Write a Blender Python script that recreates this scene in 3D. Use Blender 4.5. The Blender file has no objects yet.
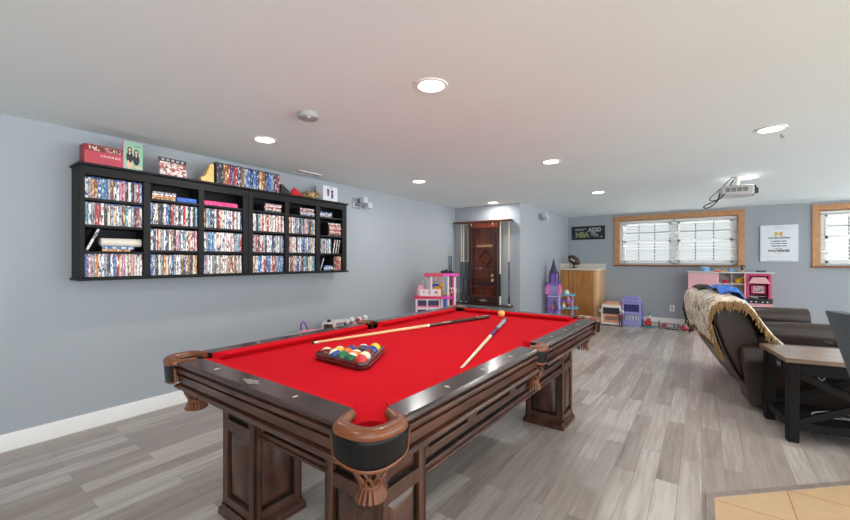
import bpy, bmesh, math, random
from mathutils import Vector, Matrix, Euler, noise
random.seed(7)
PI = math.pi
C = bpy.context.scene.collection
R = math.radians

# ------------------------------------------------------------------ colour and materials
def lin(c):
    o = []
    for v in c[:3]:
        v = v / 255.0
        o.append(v / 12.92 if v <= 0.04045 else ((v + 0.055) / 1.055) ** 2.4)
    return (o[0], o[1], o[2], 1.0)

def new_mat(name):
    m = bpy.data.materials.new(name)
    m.use_nodes = True
    nt = m.node_tree
    return m, nt, nt.nodes['Principled BSDF']

def N(nt, t, **kw):
    n = nt.nodes.new(t)
    for k, v in kw.items():
        setattr(n, k, v)
    return n

def plain(name, col, rough=0.5, var=0.05, scale=6.0, metal=0.0, coat=0.0, bump=0.0, bscale=60.0, sheen=0.0, trans=0.0, spec=0.5):
    m, nt, b = new_mat(name)
    L = nt.links.new
    tc = N(nt, 'ShaderNodeTexCoord')
    nz = N(nt, 'ShaderNodeTexNoise')
    nz.inputs['Scale'].default_value = scale
    nz.inputs['Detail'].default_value = 4
    L(tc.outputs['Object'], nz.inputs['Vector'])
    mx = N(nt, 'ShaderNodeMix', data_type='RGBA')
    c = lin(col)
    mx.inputs[6].default_value = tuple(max(0, v * (1 - var * 2)) for v in c[:3]) + (1,)
    mx.inputs[7].default_value = tuple(min(1, v * (1 + var * 2)) for v in c[:3]) + (1,)
    L(nz.outputs['Fac'], mx.inputs[0])
    L(mx.outputs[2], b.inputs['Base Color'])
    b.inputs['Roughness'].default_value = rough
    b.inputs['Metallic'].default_value = metal
    b.inputs['Coat Weight'].default_value = coat
    b.inputs['Coat Roughness'].default_value = 0.12
    b.inputs['Sheen Weight'].default_value = sheen
    b.inputs['Transmission Weight'].default_value = trans
    b.inputs['Specular IOR Level'].default_value = spec
    if bump:
        n2 = N(nt, 'ShaderNodeTexNoise')
        n2.inputs['Scale'].default_value = bscale
        n2.inputs['Detail'].default_value = 3
        L(tc.outputs['Object'], n2.inputs['Vector'])
        bp = N(nt, 'ShaderNodeBump')
        bp.inputs['Strength'].default_value = bump
        bp.inputs['Distance'].default_value = 0.01
        L(n2.outputs['Fac'], bp.inputs['Height'])
        L(bp.outputs['Normal'], b.inputs['Normal'])
    return m

def wood(name, c1, c2, stretch=(12, 12, 1.0), rough=0.35, coat=0.3, scale=3.0, knots=None):
    m, nt, b = new_mat(name)
    L = nt.links.new
    tc = N(nt, 'ShaderNodeTexCoord')
    mp = N(nt, 'ShaderNodeMapping')
    mp.inputs['Scale'].default_value = stretch
    L(tc.outputs['Object'], mp.inputs['Vector'])
    nz = N(nt, 'ShaderNodeTexNoise')
    nz.inputs['Scale'].default_value = scale
    nz.inputs['Detail'].default_value = 6
    nz.inputs['Distortion'].default_value = 0.6
    L(mp.outputs['Vector'], nz.inputs['Vector'])
    rp = N(nt, 'ShaderNodeValToRGB')
    rp.color_ramp.elements[0].position = 0.3
    rp.color_ramp.elements[0].color = lin(c1)
    rp.color_ramp.elements[1].position = 0.72
    rp.color_ramp.elements[1].color = lin(c2)
    L(nz.outputs['Fac'], rp.inputs['Fac'])
    out = rp.outputs['Color']
    if knots:
        vo = N(nt, 'ShaderNodeTexVoronoi')
        vo.inputs['Scale'].default_value = 1.0
        mk = N(nt, 'ShaderNodeMapping')
        mk.inputs['Scale'].default_value = (9, 9, 4)
        L(tc.outputs['Object'], mk.inputs['Vector'])
        L(mk.outputs['Vector'], vo.inputs['Vector'])
        r2 = N(nt, 'ShaderNodeValToRGB')
        r2.color_ramp.elements[0].position = 0.05
        r2.color_ramp.elements[0].color = (1, 1, 1, 1)
        r2.color_ramp.elements[1].position = 0.13
        r2.color_ramp.elements[1].color = (0, 0, 0, 1)
        L(vo.outputs['Distance'], r2.inputs['Fac'])
        mx = N(nt, 'ShaderNodeMix', data_type='RGBA')
        L(r2.outputs['Color'], mx.inputs[0])
        L(out, mx.inputs[6])
        mx.inputs[7].default_value = lin(knots)
        out = mx.outputs[2]
    L(out, b.inputs['Base Color'])
    b.inputs['Roughness'].default_value = rough
    b.inputs['Coat Weight'].default_value = coat
    b.inputs['Coat Roughness'].default_value = 0.15
    return m

def glow(name, col, strength):
    m, nt, b = new_mat(name)
    b.inputs['Base Color'].default_value = lin(col)
    b.inputs['Emission Color'].default_value = lin(col)
    b.inputs['Emission Strength'].default_value = strength
    return m

def printed(name, base, inks, scale=(1, 90, 34), cover=0.5, rough=0.35, detail=2.0):
    """printed card: a base colour with irregular blocks of ink, different on every copy"""
    m, nt, b = new_mat(name)
    L = nt.links.new
    tc = N(nt, 'ShaderNodeTexCoord')
    oi = N(nt, 'ShaderNodeObjectInfo')
    ml = N(nt, 'ShaderNodeMath', operation='MULTIPLY')
    L(oi.outputs['Random'], ml.inputs[0])
    ml.inputs[1].default_value = 60.0
    ad = N(nt, 'ShaderNodeVectorMath', operation='ADD')
    mp = N(nt, 'ShaderNodeMapping')
    mp.inputs['Scale'].default_value = scale
    L(tc.outputs['Object'], mp.inputs['Vector'])
    L(mp.outputs['Vector'], ad.inputs[0])
    L(ml.outputs['Value'], ad.inputs[1])
    cur = None
    for i, ink in enumerate(inks):
        nz = N(nt, 'ShaderNodeTexNoise')
        nz.inputs['Scale'].default_value = 1.0 + 0.35 * i
        nz.inputs['Detail'].default_value = detail
        L(ad.outputs['Vector'], nz.inputs['Vector'])
        rp = N(nt, 'ShaderNodeValToRGB')
        rp.color_ramp.elements[0].position = cover + 0.04 * i
        rp.color_ramp.elements[1].position = cover + 0.06 + 0.04 * i
        L(nz.outputs['Fac'], rp.inputs['Fac'])
        mx = N(nt, 'ShaderNodeMix', data_type='RGBA')
        L(rp.outputs['Color'], mx.inputs[0])
        if cur is None:
            mx.inputs[6].default_value = lin(base)
        else:
            L(cur, mx.inputs[6])
        mx.inputs[7].default_value = lin(ink)
        cur = mx.outputs[2]
    L(cur, b.inputs['Base Color'])
    b.inputs['Roughness'].default_value = rough
    return m

# ------------------------------------------------------------------ mesh builder
class MB:
    def __init__(self):
        self.v = []; self.f = []; self.m = []
    def add(self, vs, fs, mat=0, M=None):
        o = len(self.v)
        for p in vs:
            p = Vector(p)
            if M is not None:
                p = M @ p
            self.v.append(p)
        for f in fs:
            self.f.append([i + o for i in f]); self.m.append(mat)
        return self
    def box(self, x0, x1, y0, y1, z0, z1, mat=0, M=None):
        vs = [(x0, y0, z0), (x1, y0, z0), (x1, y1, z0), (x0, y1, z0), (x0, y0, z1), (x1, y0, z1), (x1, y1, z1), (x0, y1, z1)]
        fs = [(0, 3, 2, 1), (4, 5, 6, 7), (0, 1, 5, 4), (1, 2, 6, 5), (2, 3, 7, 6), (3, 0, 4, 7)]
        return self.add(vs, fs, mat, M)
    def bar(self, p0, p1, w, d, mat=0, up=(0, 0, 1)):
        """a rectangular bar from p0 to p1: w across, d along up"""
        p0 = Vector(p0); p1 = Vector(p1)
        a = (p1 - p0); L = a.length; a.normalize()
        u = Vector(up); sdir = a.cross(u)
        if sdir.length < 1e-5:
            sdir = a.cross(Vector((1, 0, 0)))
        sdir.normalize(); u = sdir.cross(a)
        M = Matrix((( a.x, sdir.x, u.x, p0.x), (a.y, sdir.y, u.y, p0.y), (a.z, sdir.z, u.z, p0.z), (0, 0, 0, 1)))
        return self.box(0, L, -w / 2, w / 2, -d / 2, d / 2, mat, M)
    def prism(self, poly, a0, a1, axis='z', mat=0, M=None):
        n = len(poly)
        def P(p, a):
            if axis == 'z': return (p[0], p[1], a)
            if axis == 'y': return (p[0], a, p[1])
            return (a, p[0], p[1])
        vs = [P(p, a0) for p in poly] + [P(p, a1) for p in poly]
        fs = [list(range(n))[::-1], list(range(n, 2 * n))]
        for i in range(n):
            j = (i + 1) % n
            fs.append((i, j, j + n, i + n))
        return self.add(vs, fs, mat, M)
    def lathe(self, prof, seg=20, mat=0, M=None, cap=True, a0=0.0, a1=2 * PI):
        n = len(prof); full = abs(a1 - a0 - 2 * PI) < 1e-6
        k = seg if full else seg + 1
        vs = []
        for i in range(k):
            a = a0 + (a1 - a0) * i / seg
            for r, z in prof:
                vs.append((r * math.cos(a), r * math.sin(a), z))
        fs = []
        for i in range(seg):
            j = (i + 1) % k
            for q in range(n - 1):
                fs.append((i * n + q, j * n + q, j * n + q + 1, i * n + q + 1))
        if cap and full:
            fs.append([i * n for i in range(k)][::-1])
            fs.append([i * n + n - 1 for i in range(k)])
        return self.add(vs, fs, mat, M)
    def cyl(self, p0, p1, r0, r1=None, seg=14, mat=0):
        r1 = r0 if r1 is None else r1
        p0 = Vector(p0); p1 = Vector(p1)
        q = (p1 - p0).to_track_quat('Z', 'Y')
        M = Matrix.Translation(p0) @ q.to_matrix().to_4x4()
        return self.lathe([(r0, 0), (r1, (p1 - p0).length)], seg, mat, M)
    def ball(self, c, r, seg=16, rings=10, mat=0, sx=1, sy=1, sz=1, M=None):
        prof = [(max(r * math.sin(PI * i / rings), 1e-5), -r * math.cos(PI * i / rings)) for i in range(rings + 1)]
        T = Matrix.Translation(Vector(c)) @ (M if M is not None else Matrix()) @ Matrix.Diagonal((sx, sy, sz, 1))
        return self.lathe(prof, seg, mat, T, cap=False)
    def tube(self, pts, r, seg=8, mat=0, closed=False, flat=1.0):
        pts = [Vector(p) for p in pts]; n = len(pts)
        rings = []
        prev = None
        for i, p in enumerate(pts):
            if closed:
                t = pts[(i + 1) % n] - pts[i - 1]
            else:
                t = pts[min(i + 1, n - 1)] - pts[max(i - 1, 0)]
            t.normalize()
            if prev is None:
                ref = Vector((0, 0, 1)) if abs(t.z) < 0.9 else Vector((1, 0, 0))
                nrm = t.cross(ref).normalized()
            else:
                nrm = (prev - t * prev.dot(t)).normalized()
            prev = nrm
            b = t.cross(nrm)
            rr = r[i] if isinstance(r, (list, tuple)) else r
            rings.append([p + nrm * rr * math.cos(2 * PI * k / seg) + b * rr * flat * math.sin(2 * PI * k / seg) for k in range(seg)])
        vs = [q for rg in rings for q in rg]
        fs = []
        for i in range(n if closed else n - 1):
            j = (i + 1) % n
            for k in range(seg):
                l = (k + 1) % seg
                fs.append((i * seg + k, i * seg + l, j * seg + l, j * seg + k))
        if not closed:
            fs.append(list(range(seg))[::-1]); fs.append([(n - 1) * seg + k for k in range(seg)])
        return self.add(vs, fs, mat)
    def sweep(self, path, sect, mat=0, closed=False, scale=None):
        """sect: list of (outward, up) offsets swept along a horizontal path; outward is to the right of travel"""
        path = [Vector(p) for p in path]; n = len(path); k = len(sect)
        vs = []
        for i, p in enumerate(path):
            if closed:
                t = path[(i + 1) % n] - path[i - 1]
            else:
                t = path[min(i + 1, n - 1)] - path[max(i - 1, 0)]
            t.z = 0; t.normalize()
            o = Vector((t.y, -t.x, 0))
            kk = scale[i] if scale else 1.0
            for a, b in sect:
                vs.append(p + o * a * kk + Vector((0, 0, b)))
        fs = []
        for i in range(n if closed else n - 1):
            j = (i + 1) % n
            for q in range(k):
                w = (q + 1) % k
                fs.append((i * k + q, j * k + q, j * k + w, i * k + w))
        if not closed:
            fs.append(list(range(k))); fs.append([(n - 1) * k + q for q in range(k)][::-1])
        return self.add(vs, fs, mat)
    def grid(self, fn, nu, nv, mat=0, thick=0.0):
        vs = [fn(i / nu, j / nv) for i in range(nu + 1) for j in range(nv + 1)]
        fs = [(i * (nv + 1) + j, (i + 1) * (nv + 1) + j, (i + 1) * (nv + 1) + j + 1, i * (nv + 1) + j + 1) for i in range(nu) for j in range(nv)]
        return self.add(vs, fs, mat)
    def build(self, name, mats, parent=None, bevel=0.0, smooth=35, loc=None, rot=None, seg=2, subsurf=0, solid=0.0):
        me = bpy.data.meshes.new(name)
        me.from_pydata([tuple(p) for p in self.v], [], self.f)
        bm = bmesh.new(); bm.from_mesh(me)
        for i, f in enumerate(bm.faces):
            f.material_index = self.m[i]
        bmesh.ops.recalc_face_normals(bm, faces=bm.faces)
        bm.to_mesh(me); bm.free()
        for mt in (mats if isinstance(mats, (list, tuple)) else [mats]):
            me.materials.append(mt)
        me.polygons.foreach_set('use_smooth', [True] * len(me.polygons))
        me.set_sharp_from_angle(angle=R(smooth))
        o = bpy.data.objects.new(name, me)
        C.objects.link(o)
        if parent is not None:
            o.parent = parent
        if loc is not None: o.location = loc
        if rot is not None: o.rotation_euler = rot
        if solid:
            md = o.modifiers.new('Solidify', 'SOLIDIFY'); md.thickness = solid; md.offset = 0
        if bevel:
            md = o.modifiers.new('Bevel', 'BEVEL'); md.width = bevel; md.segments = seg
            md.limit_method = 'ANGLE'; md.angle_limit = R(40)
        if subsurf:
            md = o.modifiers.new('Subdivision', 'SUBSURF'); md.levels = subsurf; md.render_levels = subsurf
        return o

def tag(o, label, cat, group=None, kind=None):
    o['label'] = label; o['category'] = cat
    if group: o['group'] = group
    if kind: o['kind'] = kind
    return o

def thing(name, label, cat, loc=(0, 0, 0), rotz=0.0, group=None):
    o = bpy.data.objects.new(name, None)
    C.objects.link(o)
    o.empty_display_size = 0.1
    o.location = loc; o.rotation_euler = (0, 0, rotz)
    return tag(o, label, cat, group)

def struct(o):
    o['kind'] = 'structure'
    return o

def text_mesh(s, size, depth=0.001, align='CENTER', bold=0.0, xs=1.0):
    cu = bpy.data.curves.new('lettering', 'FONT')
    cu.body = s; cu.size = size; cu.extrude = depth; cu.align_x = align; cu.align_y = 'CENTER'; cu.offset = bold
    ob = bpy.data.objects.new('lettering', cu)
    C.objects.link(ob)
    bpy.context.view_layer.update()
    me = bpy.data.meshes.new_from_object(ob.evaluated_get(bpy.context.evaluated_depsgraph_get()))
    bpy.data.objects.remove(ob)
    if xs != 1.0:
        for v in me.vertices: v.co.x *= xs
    return me

def lettering(s, size, mat, parent, loc, rot, bold=0.0, depth=0.0008, xs=1.0):
    me = text_mesh(s, size, depth, bold=bold, xs=xs)
    me.materials.clear(); me.materials.append(mat)
    o = bpy.data.objects.new('lettering', me)
    C.objects.link(o); o.parent = parent; o.location = loc; o.rotation_euler = rot
    return o

def dup(root, loc=None, rotz=None, label=None, group=None):
    r = root.copy(); C.objects.link(r)
    if loc is not None: r.location = loc
    if rotz is not None: r.rotation_euler = (0, 0, rotz)
    if label: r['label'] = label
    if group: r['group'] = group
    for ch in list(root.children):
        c = ch.copy(); C.objects.link(c); c.parent = r
        for g in list(ch.children):
            d = g.copy(); C.objects.link(d); d.parent = c
    return r

ORD = ['first', 'second', 'third', 'fourth', 'fifth', 'sixth', 'seventh', 'eighth', 'ninth', 'tenth', 'eleventh', 'twelfth', 'thirteenth',
       'fourteenth', 'fifteenth', 'sixteenth', 'seventeenth', 'eighteenth', 'nineteenth', 'twentieth', 'twenty-first', 'twenty-second', 'twenty-third', 'twenty-fourth']

# ------------------------------------------------------------------ dimensions of the room (metres; x across, y into the room)
WL, YR, XC, YF, HC = -3.61, 5.95, -2.385, 8.69, 2.149
XR, YB = 5.6, -2.6

M = {}
M['wall'] = plain('wall_paint', (160, 166, 172), 0.65, 0.015, 1.5, bump=0.04, bscale=220)
M['ceiling'] = plain('ceiling_paint', (229, 238, 239), 0.8, 0.02, 1.2, bump=0.06, bscale=90)
M['base'] = plain('baseboard_paint', (228, 226, 224), 0.4, 0.01)
M['white'] = plain('white_vinyl', (232, 232, 230), 0.4, 0.01)
M['grid'] = plain('window_grid_grey', (130, 130, 128), 0.5, 0.02)  # backlit dimness of the white muntins, put into the colour
M['casing'] = wood('oak_casing', (176, 122, 78), (206, 154, 106), (14, 14, 14), 0.4, 0.2, 1.5)
M['stool'] = wood('stained_oak', (122, 70, 42), (156, 96, 60), (2, 14, 14), 0.4, 0.2, 2)
M['black_wood'] = wood('black_wood', (20, 20, 22), (29, 29, 31), (6, 1, 6), 0.55, 0.0, 4)
M['black_wood'].node_tree.nodes['Principled BSDF'].inputs['Specular IOR Level'].default_value = 0.25
M['black'] = plain('black_plastic', (20, 20, 22), 0.4, 0.05)
M['chrome'] = plain('brushed_chrome', (190, 192, 196), 0.25, 0.02, metal=1.0)
M['frost'] = plain('frosted_glass', (186, 196, 202), 0.3, 0.03)
M['grey_plastic'] = plain('grey_plastic', (160, 160, 160), 0.45, 0.03)

# floor planks, grey-brown vinyl with the boards running into the room
def floor_material():
    m, nt, b = new_mat('vinyl_planks')
    L = nt.links.new
    tc = N(nt, 'ShaderNodeTexCoord')
    sp = N(nt, 'ShaderNodeSeparateXYZ')
    L(tc.outputs['Object'], sp.inputs[0])
    cb = N(nt, 'ShaderNodeCombineXYZ')
    L(sp.outputs['Y'], cb.inputs['X']); L(sp.outputs['X'], cb.inputs['Y'])
    br = N(nt, 'ShaderNodeTexBrick')
    br.offset = 0.37; br.offset_frequency = 2
    br.inputs['Color1'].default_value = (0, 0, 0, 1); br.inputs['Color2'].default_value = (1, 1, 1, 1)
    br.inputs['Mortar'].default_value = (0.25, 0.25, 0.25, 1)
    br.inputs['Scale'].default_value = 1.0
    br.inputs['Mortar Size'].default_value = 0.0010
    br.inputs['Mortar Smooth'].default_value = 0.1
    br.inputs['Bias'].default_value = 0.0
    br.inputs['Brick Width'].default_value = 0.95
    br.inputs['Row Height'].default_value = 0.105
    L(cb.outputs[0], br.inputs['Vector'])
    # grain: long streaks, shifted on every board
    mp = N(nt, 'ShaderNodeMapping'); mp.inputs['Scale'].default_value = (22, 1.6, 1)
    L(tc.outputs['Object'], mp.inputs['Vector'])
    ad = N(nt, 'ShaderNodeVectorMath', operation='MULTIPLY_ADD')
    L(br.outputs['Color'], ad.inputs[0]); ad.inputs[1].default_value = (37, 53, 0)
    L(mp.outputs['Vector'], ad.inputs[2])
    nz = N(nt, 'ShaderNodeTexNoise'); nz.inputs['Scale'].default_value = 1.4; nz.inputs['Detail'].default_value = 8; nz.inputs['Roughness'].default_value = 0.62
    nz.inputs['Distortion'].default_value = 0.5
    L(ad.outputs[0], nz.inputs['Vector'])
    m1 = N(nt, 'ShaderNodeMath', operation='MULTIPLY'); m1.inputs[1].default_value = 0.44
    L(br.outputs['Color'], m1.inputs[0])
    m2 = N(nt, 'ShaderNodeMath', operation='MULTIPLY_ADD'); m2.inputs[1].default_value = 1.0
    L(nz.outputs['Fac'], m2.inputs[0]); L(m1.outputs[0], m2.inputs[2])
    rp = N(nt, 'ShaderNodeValToRGB')
    e = rp.color_ramp.elements
    e[0].position = 0.25; e[0].color = lin((120, 109, 103))
    e[1].position = 1.0; e[1].color = lin((194, 186, 180))
    k = e.new(0.5); k.color = lin((150, 139, 132))
    k = e.new(0.75); k.color = lin((168, 158, 151))
    L(m2.outputs[0], rp.inputs['Fac'])
    mx = N(nt, 'ShaderNodeMix', data_type='RGBA', blend_type='MULTIPLY')
    L(br.outputs['Fac'], mx.inputs[0])
    L(rp.outputs['Color'], mx.inputs[6]); mx.inputs[7].default_value = (0.55, 0.52, 0.5, 1)
    L(mx.outputs[2], b.inputs['Base Color'])
    b.inputs['Roughness'].default_value = 0.36
    bp = N(nt, 'ShaderNodeBump'); bp.inputs['Strength'].default_value = 0.08; bp.inputs['Distance'].default_value = 0.004
    L(nz.outputs['Fac'], bp.inputs['Height']); L(bp.outputs['Normal'], b.inputs['Normal'])
    return m
M['floor'] = floor_material()

def tile_material():
    m, nt, b = new_mat('beige_tile')
    L = nt.links.new
    tc = N(nt, 'ShaderNodeTexCoord')
    mp = N(nt, 'ShaderNodeMapping'); mp.inputs['Location'].default_value = (-0.043, -2.445, 0)
    L(tc.outputs['Object'], mp.inputs['Vector'])
    br = N(nt, 'ShaderNodeTexBrick'); br.offset = 0.0
    br.inputs['Scale'].default_value = 1.0; br.inputs['Mortar Size'].default_value = 0.0022
    br.inputs['Brick Width'].default_value = 0.32; br.inputs['Row Height'].default_value = 0.32
    br.inputs['Color1'].default_value = lin((206, 172, 132)); br.inputs['Color2'].default_value = lin((214, 182, 144))
    br.inputs['Mortar'].default_value = lin((150, 96, 56))
    L(mp.outputs['Vector'], br.inputs['Vector'])
    nz = N(nt, 'ShaderNodeTexNoise'); nz.inputs['Scale'].default_value = 25; nz.inputs['Detail'].default_value = 5
    L(tc.outputs['Object'], nz.inputs['Vector'])
    mx = N(nt, 'ShaderNodeMix', data_type='RGBA', blend_type='MULTIPLY'); mx.inputs[0].default_value = 0.25
    L(br.outputs['Color'], mx.inputs[6]); L(nz.outputs['Fac'], mx.inputs[7])
    L(mx.outputs[2], b.inputs['Base Color'])
    b.inputs['Roughness'].default_value = 0.45
    return m
M['tile'] = tile_material()

# ------------------------------------------------------------------ the room
T = 0.14
o = struct(MB().box(WL - T, XR + T, YB, YF + T, -0.12, 0.0).build('floor', M['floor']))
o = struct(MB().box(WL - T, XR + T, YB, YF + T, HC, HC + 0.12).build('ceiling', M['ceiling']))
o = struct(MB().box(WL - T, WL, YB, YF + T, 0, HC).build('wall_left', M['wall']))
o = struct(MB().box(WL, XC, YR, YR + 0.1, 0, HC).build('wall_alcove', M['wall']))
o = struct(MB().box(XC - 0.1, XC, YR + 0.1, YF, 0, HC).build('wall_closet', M['wall']))
o = struct(MB().box(WL - T, -0.9, YB - T, YB, 0, HC).build('wall_back_light_block', M['wall']))  # unseen partial wall, added to keep rear sky light off the left wall
# far wall with two window openings
W1 = (-1.375, 0.52, 1.125, 2.02)
W2 = (1.525, 3.42, 1.125, 2.02)
w = MB()
w.box(WL, XR, YF, YF + T, 0, W1[2])
w.box(WL, XR, YF, YF + T, W1[3], HC)
w.box(WL, W1[0], YF, YF + T, W1[2], W1[3])
w.box(W1[1], W2[0], YF, YF + T, W1[2], W1[3])
w.box(W2[1], XR, YF, YF + T, W1[2], W1[3])
struct(w.build('wall_far', M['wall']))
# baseboards
def baseprof(d=0.014, h=0.11):
    return [(0, 0), (d, 0), (d, h - 0.012), (d * 0.5, h), (0, h)]
b = MB(); b.prism([(WL + a, z) for a, z in baseprof()], YB, YR, 'y'); struct(b.build('baseboard_left', M['base']))
b = MB(); b.prism([(YR - a, z) for a, z in baseprof()], WL + 0.014, XC, 'x'); struct(b.build('baseboard_alcove', M['base']))
b = MB(); b.prism([(XC + a, z) for a, z in baseprof()], YR, 7.75, 'y'); struct(b.build('baseboard_closet', M['base']))
b = MB(); b.prism([(YF - a, z) for a, z in baseprof()], -1.5, XR, 'x'); struct(b.build('baseboard_far', M['base']))
# tiled corner with a wooden transition strip
b = MB(); b.prism([(0.052, YB), (0.052, 2.462), (0.98, 3.335), (XR, 3.335), (XR, YB)], 0.0, 0.004, 'z'); struct(b.build('floor_tile', M['tile']))
M['strip'] = wood('grey_transition', (128, 114, 106), (152, 138, 128), (6, 6, 6), 0.4, 0.1, 3)
b = MB()
b.prism([(0.015, YB), (0.052, YB), (0.052, 2.462), (0.98, 3.335), (XR, 3.335), (XR, 3.375), (0.965, 3.375), (0.015, 2.478)], 0, 0.007, 'z')
struct(b.build('trim_1', M['strip'], bevel=0.002))

# windows: oak casing, white double-hung pair, muntins
def make_window(n, W):
    x0, x1, z0, z1 = W
    c = 0.085
    p = MB()
    p.box(x0 - c, x0, YF - 0.022, YF, z0 - 0.012, z1 + c)
    p.box(x1, x1 + c, YF - 0.022, YF, z0 - 0.012, z1 + c)
    p.box(x0, x1, YF - 0.022, YF, z1, z1 + c)
    p.box(x0, x0 + 0.012, YF - 0.02, YF + 0.10, z0, z1); p.box(x1 - 0.012, x1, YF - 0.02, YF + 0.10, z0, z1)
    p.box(x0, x1, YF - 0.02, YF + 0.10, z1 - 0.012, z1)
    root = struct(p.build('window_%d' % n, M['casing'], bevel=0.004))
    s = MB(); s.box(x0 - c - 0.015, x1 + c + 0.015, YF - 0.05, YF + 0.1, z0 - 0.03, z0)
    s.build('sill', M['stool'], root, bevel=0.005)
    xm = (x0 + x1) / 2
    f = MB()
    for a, bb in ((x0 + 0.012, x0 + 0.075), (xm - 0.055, xm + 0.055), (x1 - 0.075, x1 - 0.012)):
        f.box(a, bb, YF + 0.055, YF + 0.13, z0, z1 - 0.012)
    f.box(x0, x1, YF + 0.055, YF + 0.13, z1 - 0.06, z1 - 0.012); f.box(x0, x1, YF + 0.055, YF + 0.13, z0, z0 + 0.045)
    f.build('frame', M['white'], root)
    for a, bb in ((x0 + 0.075, xm - 0.055), (xm + 0.055, x1 - 0.075)):
        zm = (z0 + z1) / 2 + 0.015
        for lo, hi, yy in ((z0 + 0.045, zm + 0.02, YF + 0.07), (zm - 0.02, z1 - 0.06, YF + 0.095)):
            q = MB()
            q.box(a, bb, yy, yy + 0.025, lo, lo + 0.04); q.box(a, bb, yy, yy + 0.025, hi - 0.04, hi)
            q.box(a, a + 0.035, yy, yy + 0.025, lo, hi); q.box(bb - 0.035, bb, yy, yy + 0.025, lo, hi)
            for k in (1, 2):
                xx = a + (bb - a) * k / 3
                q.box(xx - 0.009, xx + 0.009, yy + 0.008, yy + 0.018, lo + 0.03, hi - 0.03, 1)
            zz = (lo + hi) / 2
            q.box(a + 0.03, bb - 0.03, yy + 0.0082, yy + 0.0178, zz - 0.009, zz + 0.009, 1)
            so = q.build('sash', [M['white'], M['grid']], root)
            MB().box(a + 0.02, bb - 0.02, yy + 0.011, yy + 0.015, lo + 0.02, hi - 0.02).build('pane', M['glass'], so)
    return root
def glass_material():
    m, nt, b = new_mat('window_glass')
    b.inputs['Base Color'].default_value = (1, 1, 1, 1)
    b.inputs['Roughness'].default_value = 0.0
    b.inputs['Transmission Weight'].default_value = 1.0
    b.inputs['IOR'].default_value = 1.02
    return m
M['glass'] = glass_material()
make_window(1, W1)
make_window(2, W2)
M['slat'] = plain('blind_slat', (226, 226, 224), 0.5, 0.01)
def blind(x0, x1, label):
    r = thing('venetian_blind', label, 'window blind', ((x0 + x1) / 2, YF + 0.03, 1.125), 0, 'white window blinds on the far wall')
    hw = (x1 - x0) / 2
    MB().box(-hw, hw, -0.02, 0.02, 0.835, 0.875).build('headrail', M['slat'], r, bevel=0.003)
    s = MB()
    n = 15
    for i in range(n):
        z = 0.035 + i * (0.79 / (n - 1))
        Mx = Matrix.Translation((0, 0, z)) @ Matrix.Rotation(R(20), 4, 'X')
        s.box(-hw + 0.004, hw - 0.004, -0.018, 0.018, -0.0016, 0.0016, 0, Mx)
    s.build('slats', M['slat'], r)
    MB().box(-hw, hw, -0.014, 0.014, 0.004, 0.018).build('bottom_rail', M['slat'], r, bevel=0.003)
    for xx in (-hw * 0.72, hw * 0.72):
        MB().box(xx - 0.0015, xx + 0.0015, -0.019, -0.0175, 0.01, 0.84).build('ladder_cord', M['slat'], r)
    MB().cyl((-hw + 0.05, -0.026, 0.82), (-hw + 0.05, -0.026, 0.28), 0.004).build('tilt_wand', M['grey_plastic'], r)
blind(-1.36, -0.435, 'white slatted blind over the left half of the wide window')
blind(-0.42, 0.505, 'white slatted blind over the right half of the wide window')
blind(1.54, 2.465, 'white slatted blind in the window right of the slogan canvas')

# ------------------------------------------------------------------ ceiling fixtures
M['lamp'] = glow('lit_lens', (255, 250, 240), 9.0)
M['trimring'] = plain('light_trim', (240, 240, 238), 0.4, 0.01)
LAMP_W = 6.2
def downlight(x, y, label):
    r = thing('recessed_light', label, 'ceiling light', (x, y, HC), 0, 'round recessed ceiling lights')
    t = MB(); t.lathe([(0.068, -0.001), (0.07, -0.006), (0.088, -0.004), (0.09, 0.0)], 32, cap=False)
    t.build('trim_ring', M['trimring'], r)
    MB().lathe([(0.0005, -0.0035), (0.069, -0.0035)], 32, cap=False).build('lens', M['lamp'], r)
    ld = bpy.data.lights.new('lamp', 'AREA'); ld.shape = 'DISK'; ld.size = 0.13; ld.energy = LAMP_W
    ld.color = (1.0, 0.985, 0.96)
    lo = bpy.data.objects.new('lamp', ld); C.objects.link(lo); lo.parent = r; lo.location = (0, 0, -0.012)
    return r
for x, y, lab in ((-1.17, 1.682, 'large round ceiling light above the near part of the pool table'),
                  (-2.735, 1.689, 'round ceiling light nearest the bookcase and smoke detector'),
                  (-1.156, 3.642, 'round ceiling light above the far end of the pool table'),
                  (0.397, 3.649, 'round ceiling light beside a small ceiling hook'),
                  (-2.712, 3.648, 'round ceiling light above the wall lamp beside the bookcase'),
                  (-1.158, 5.675, 'small round ceiling light between the table and wide window'),
                  (-2.741, 5.691, 'small round ceiling light shining onto the cue rack'),
                  (0.42, 5.66, 'round ceiling light right behind the projector mount'),
                  (0.397, 1.685, 'round ceiling light nearest the tiled floor'),
                  (1.95, 1.685, 'added unseen round ceiling light above the tiled floor'),  # this lamp and the ones after it are unseen, added for fill light
                  (1.95, 3.645, 'added unseen round ceiling light above the upholstered chair'),
                  (1.95, 5.66, 'added unseen round ceiling light in front of the right window'),
                  (3.5, 3.645, 'added unseen round ceiling light right of the seating corner'),
                  (-1.16, -0.35, 'added unseen round ceiling light behind the viewer'),
                  (0.40, -0.35, 'added unseen round ceiling light behind the viewer over the tiles')):
    downlight(x, y, lab)
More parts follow.
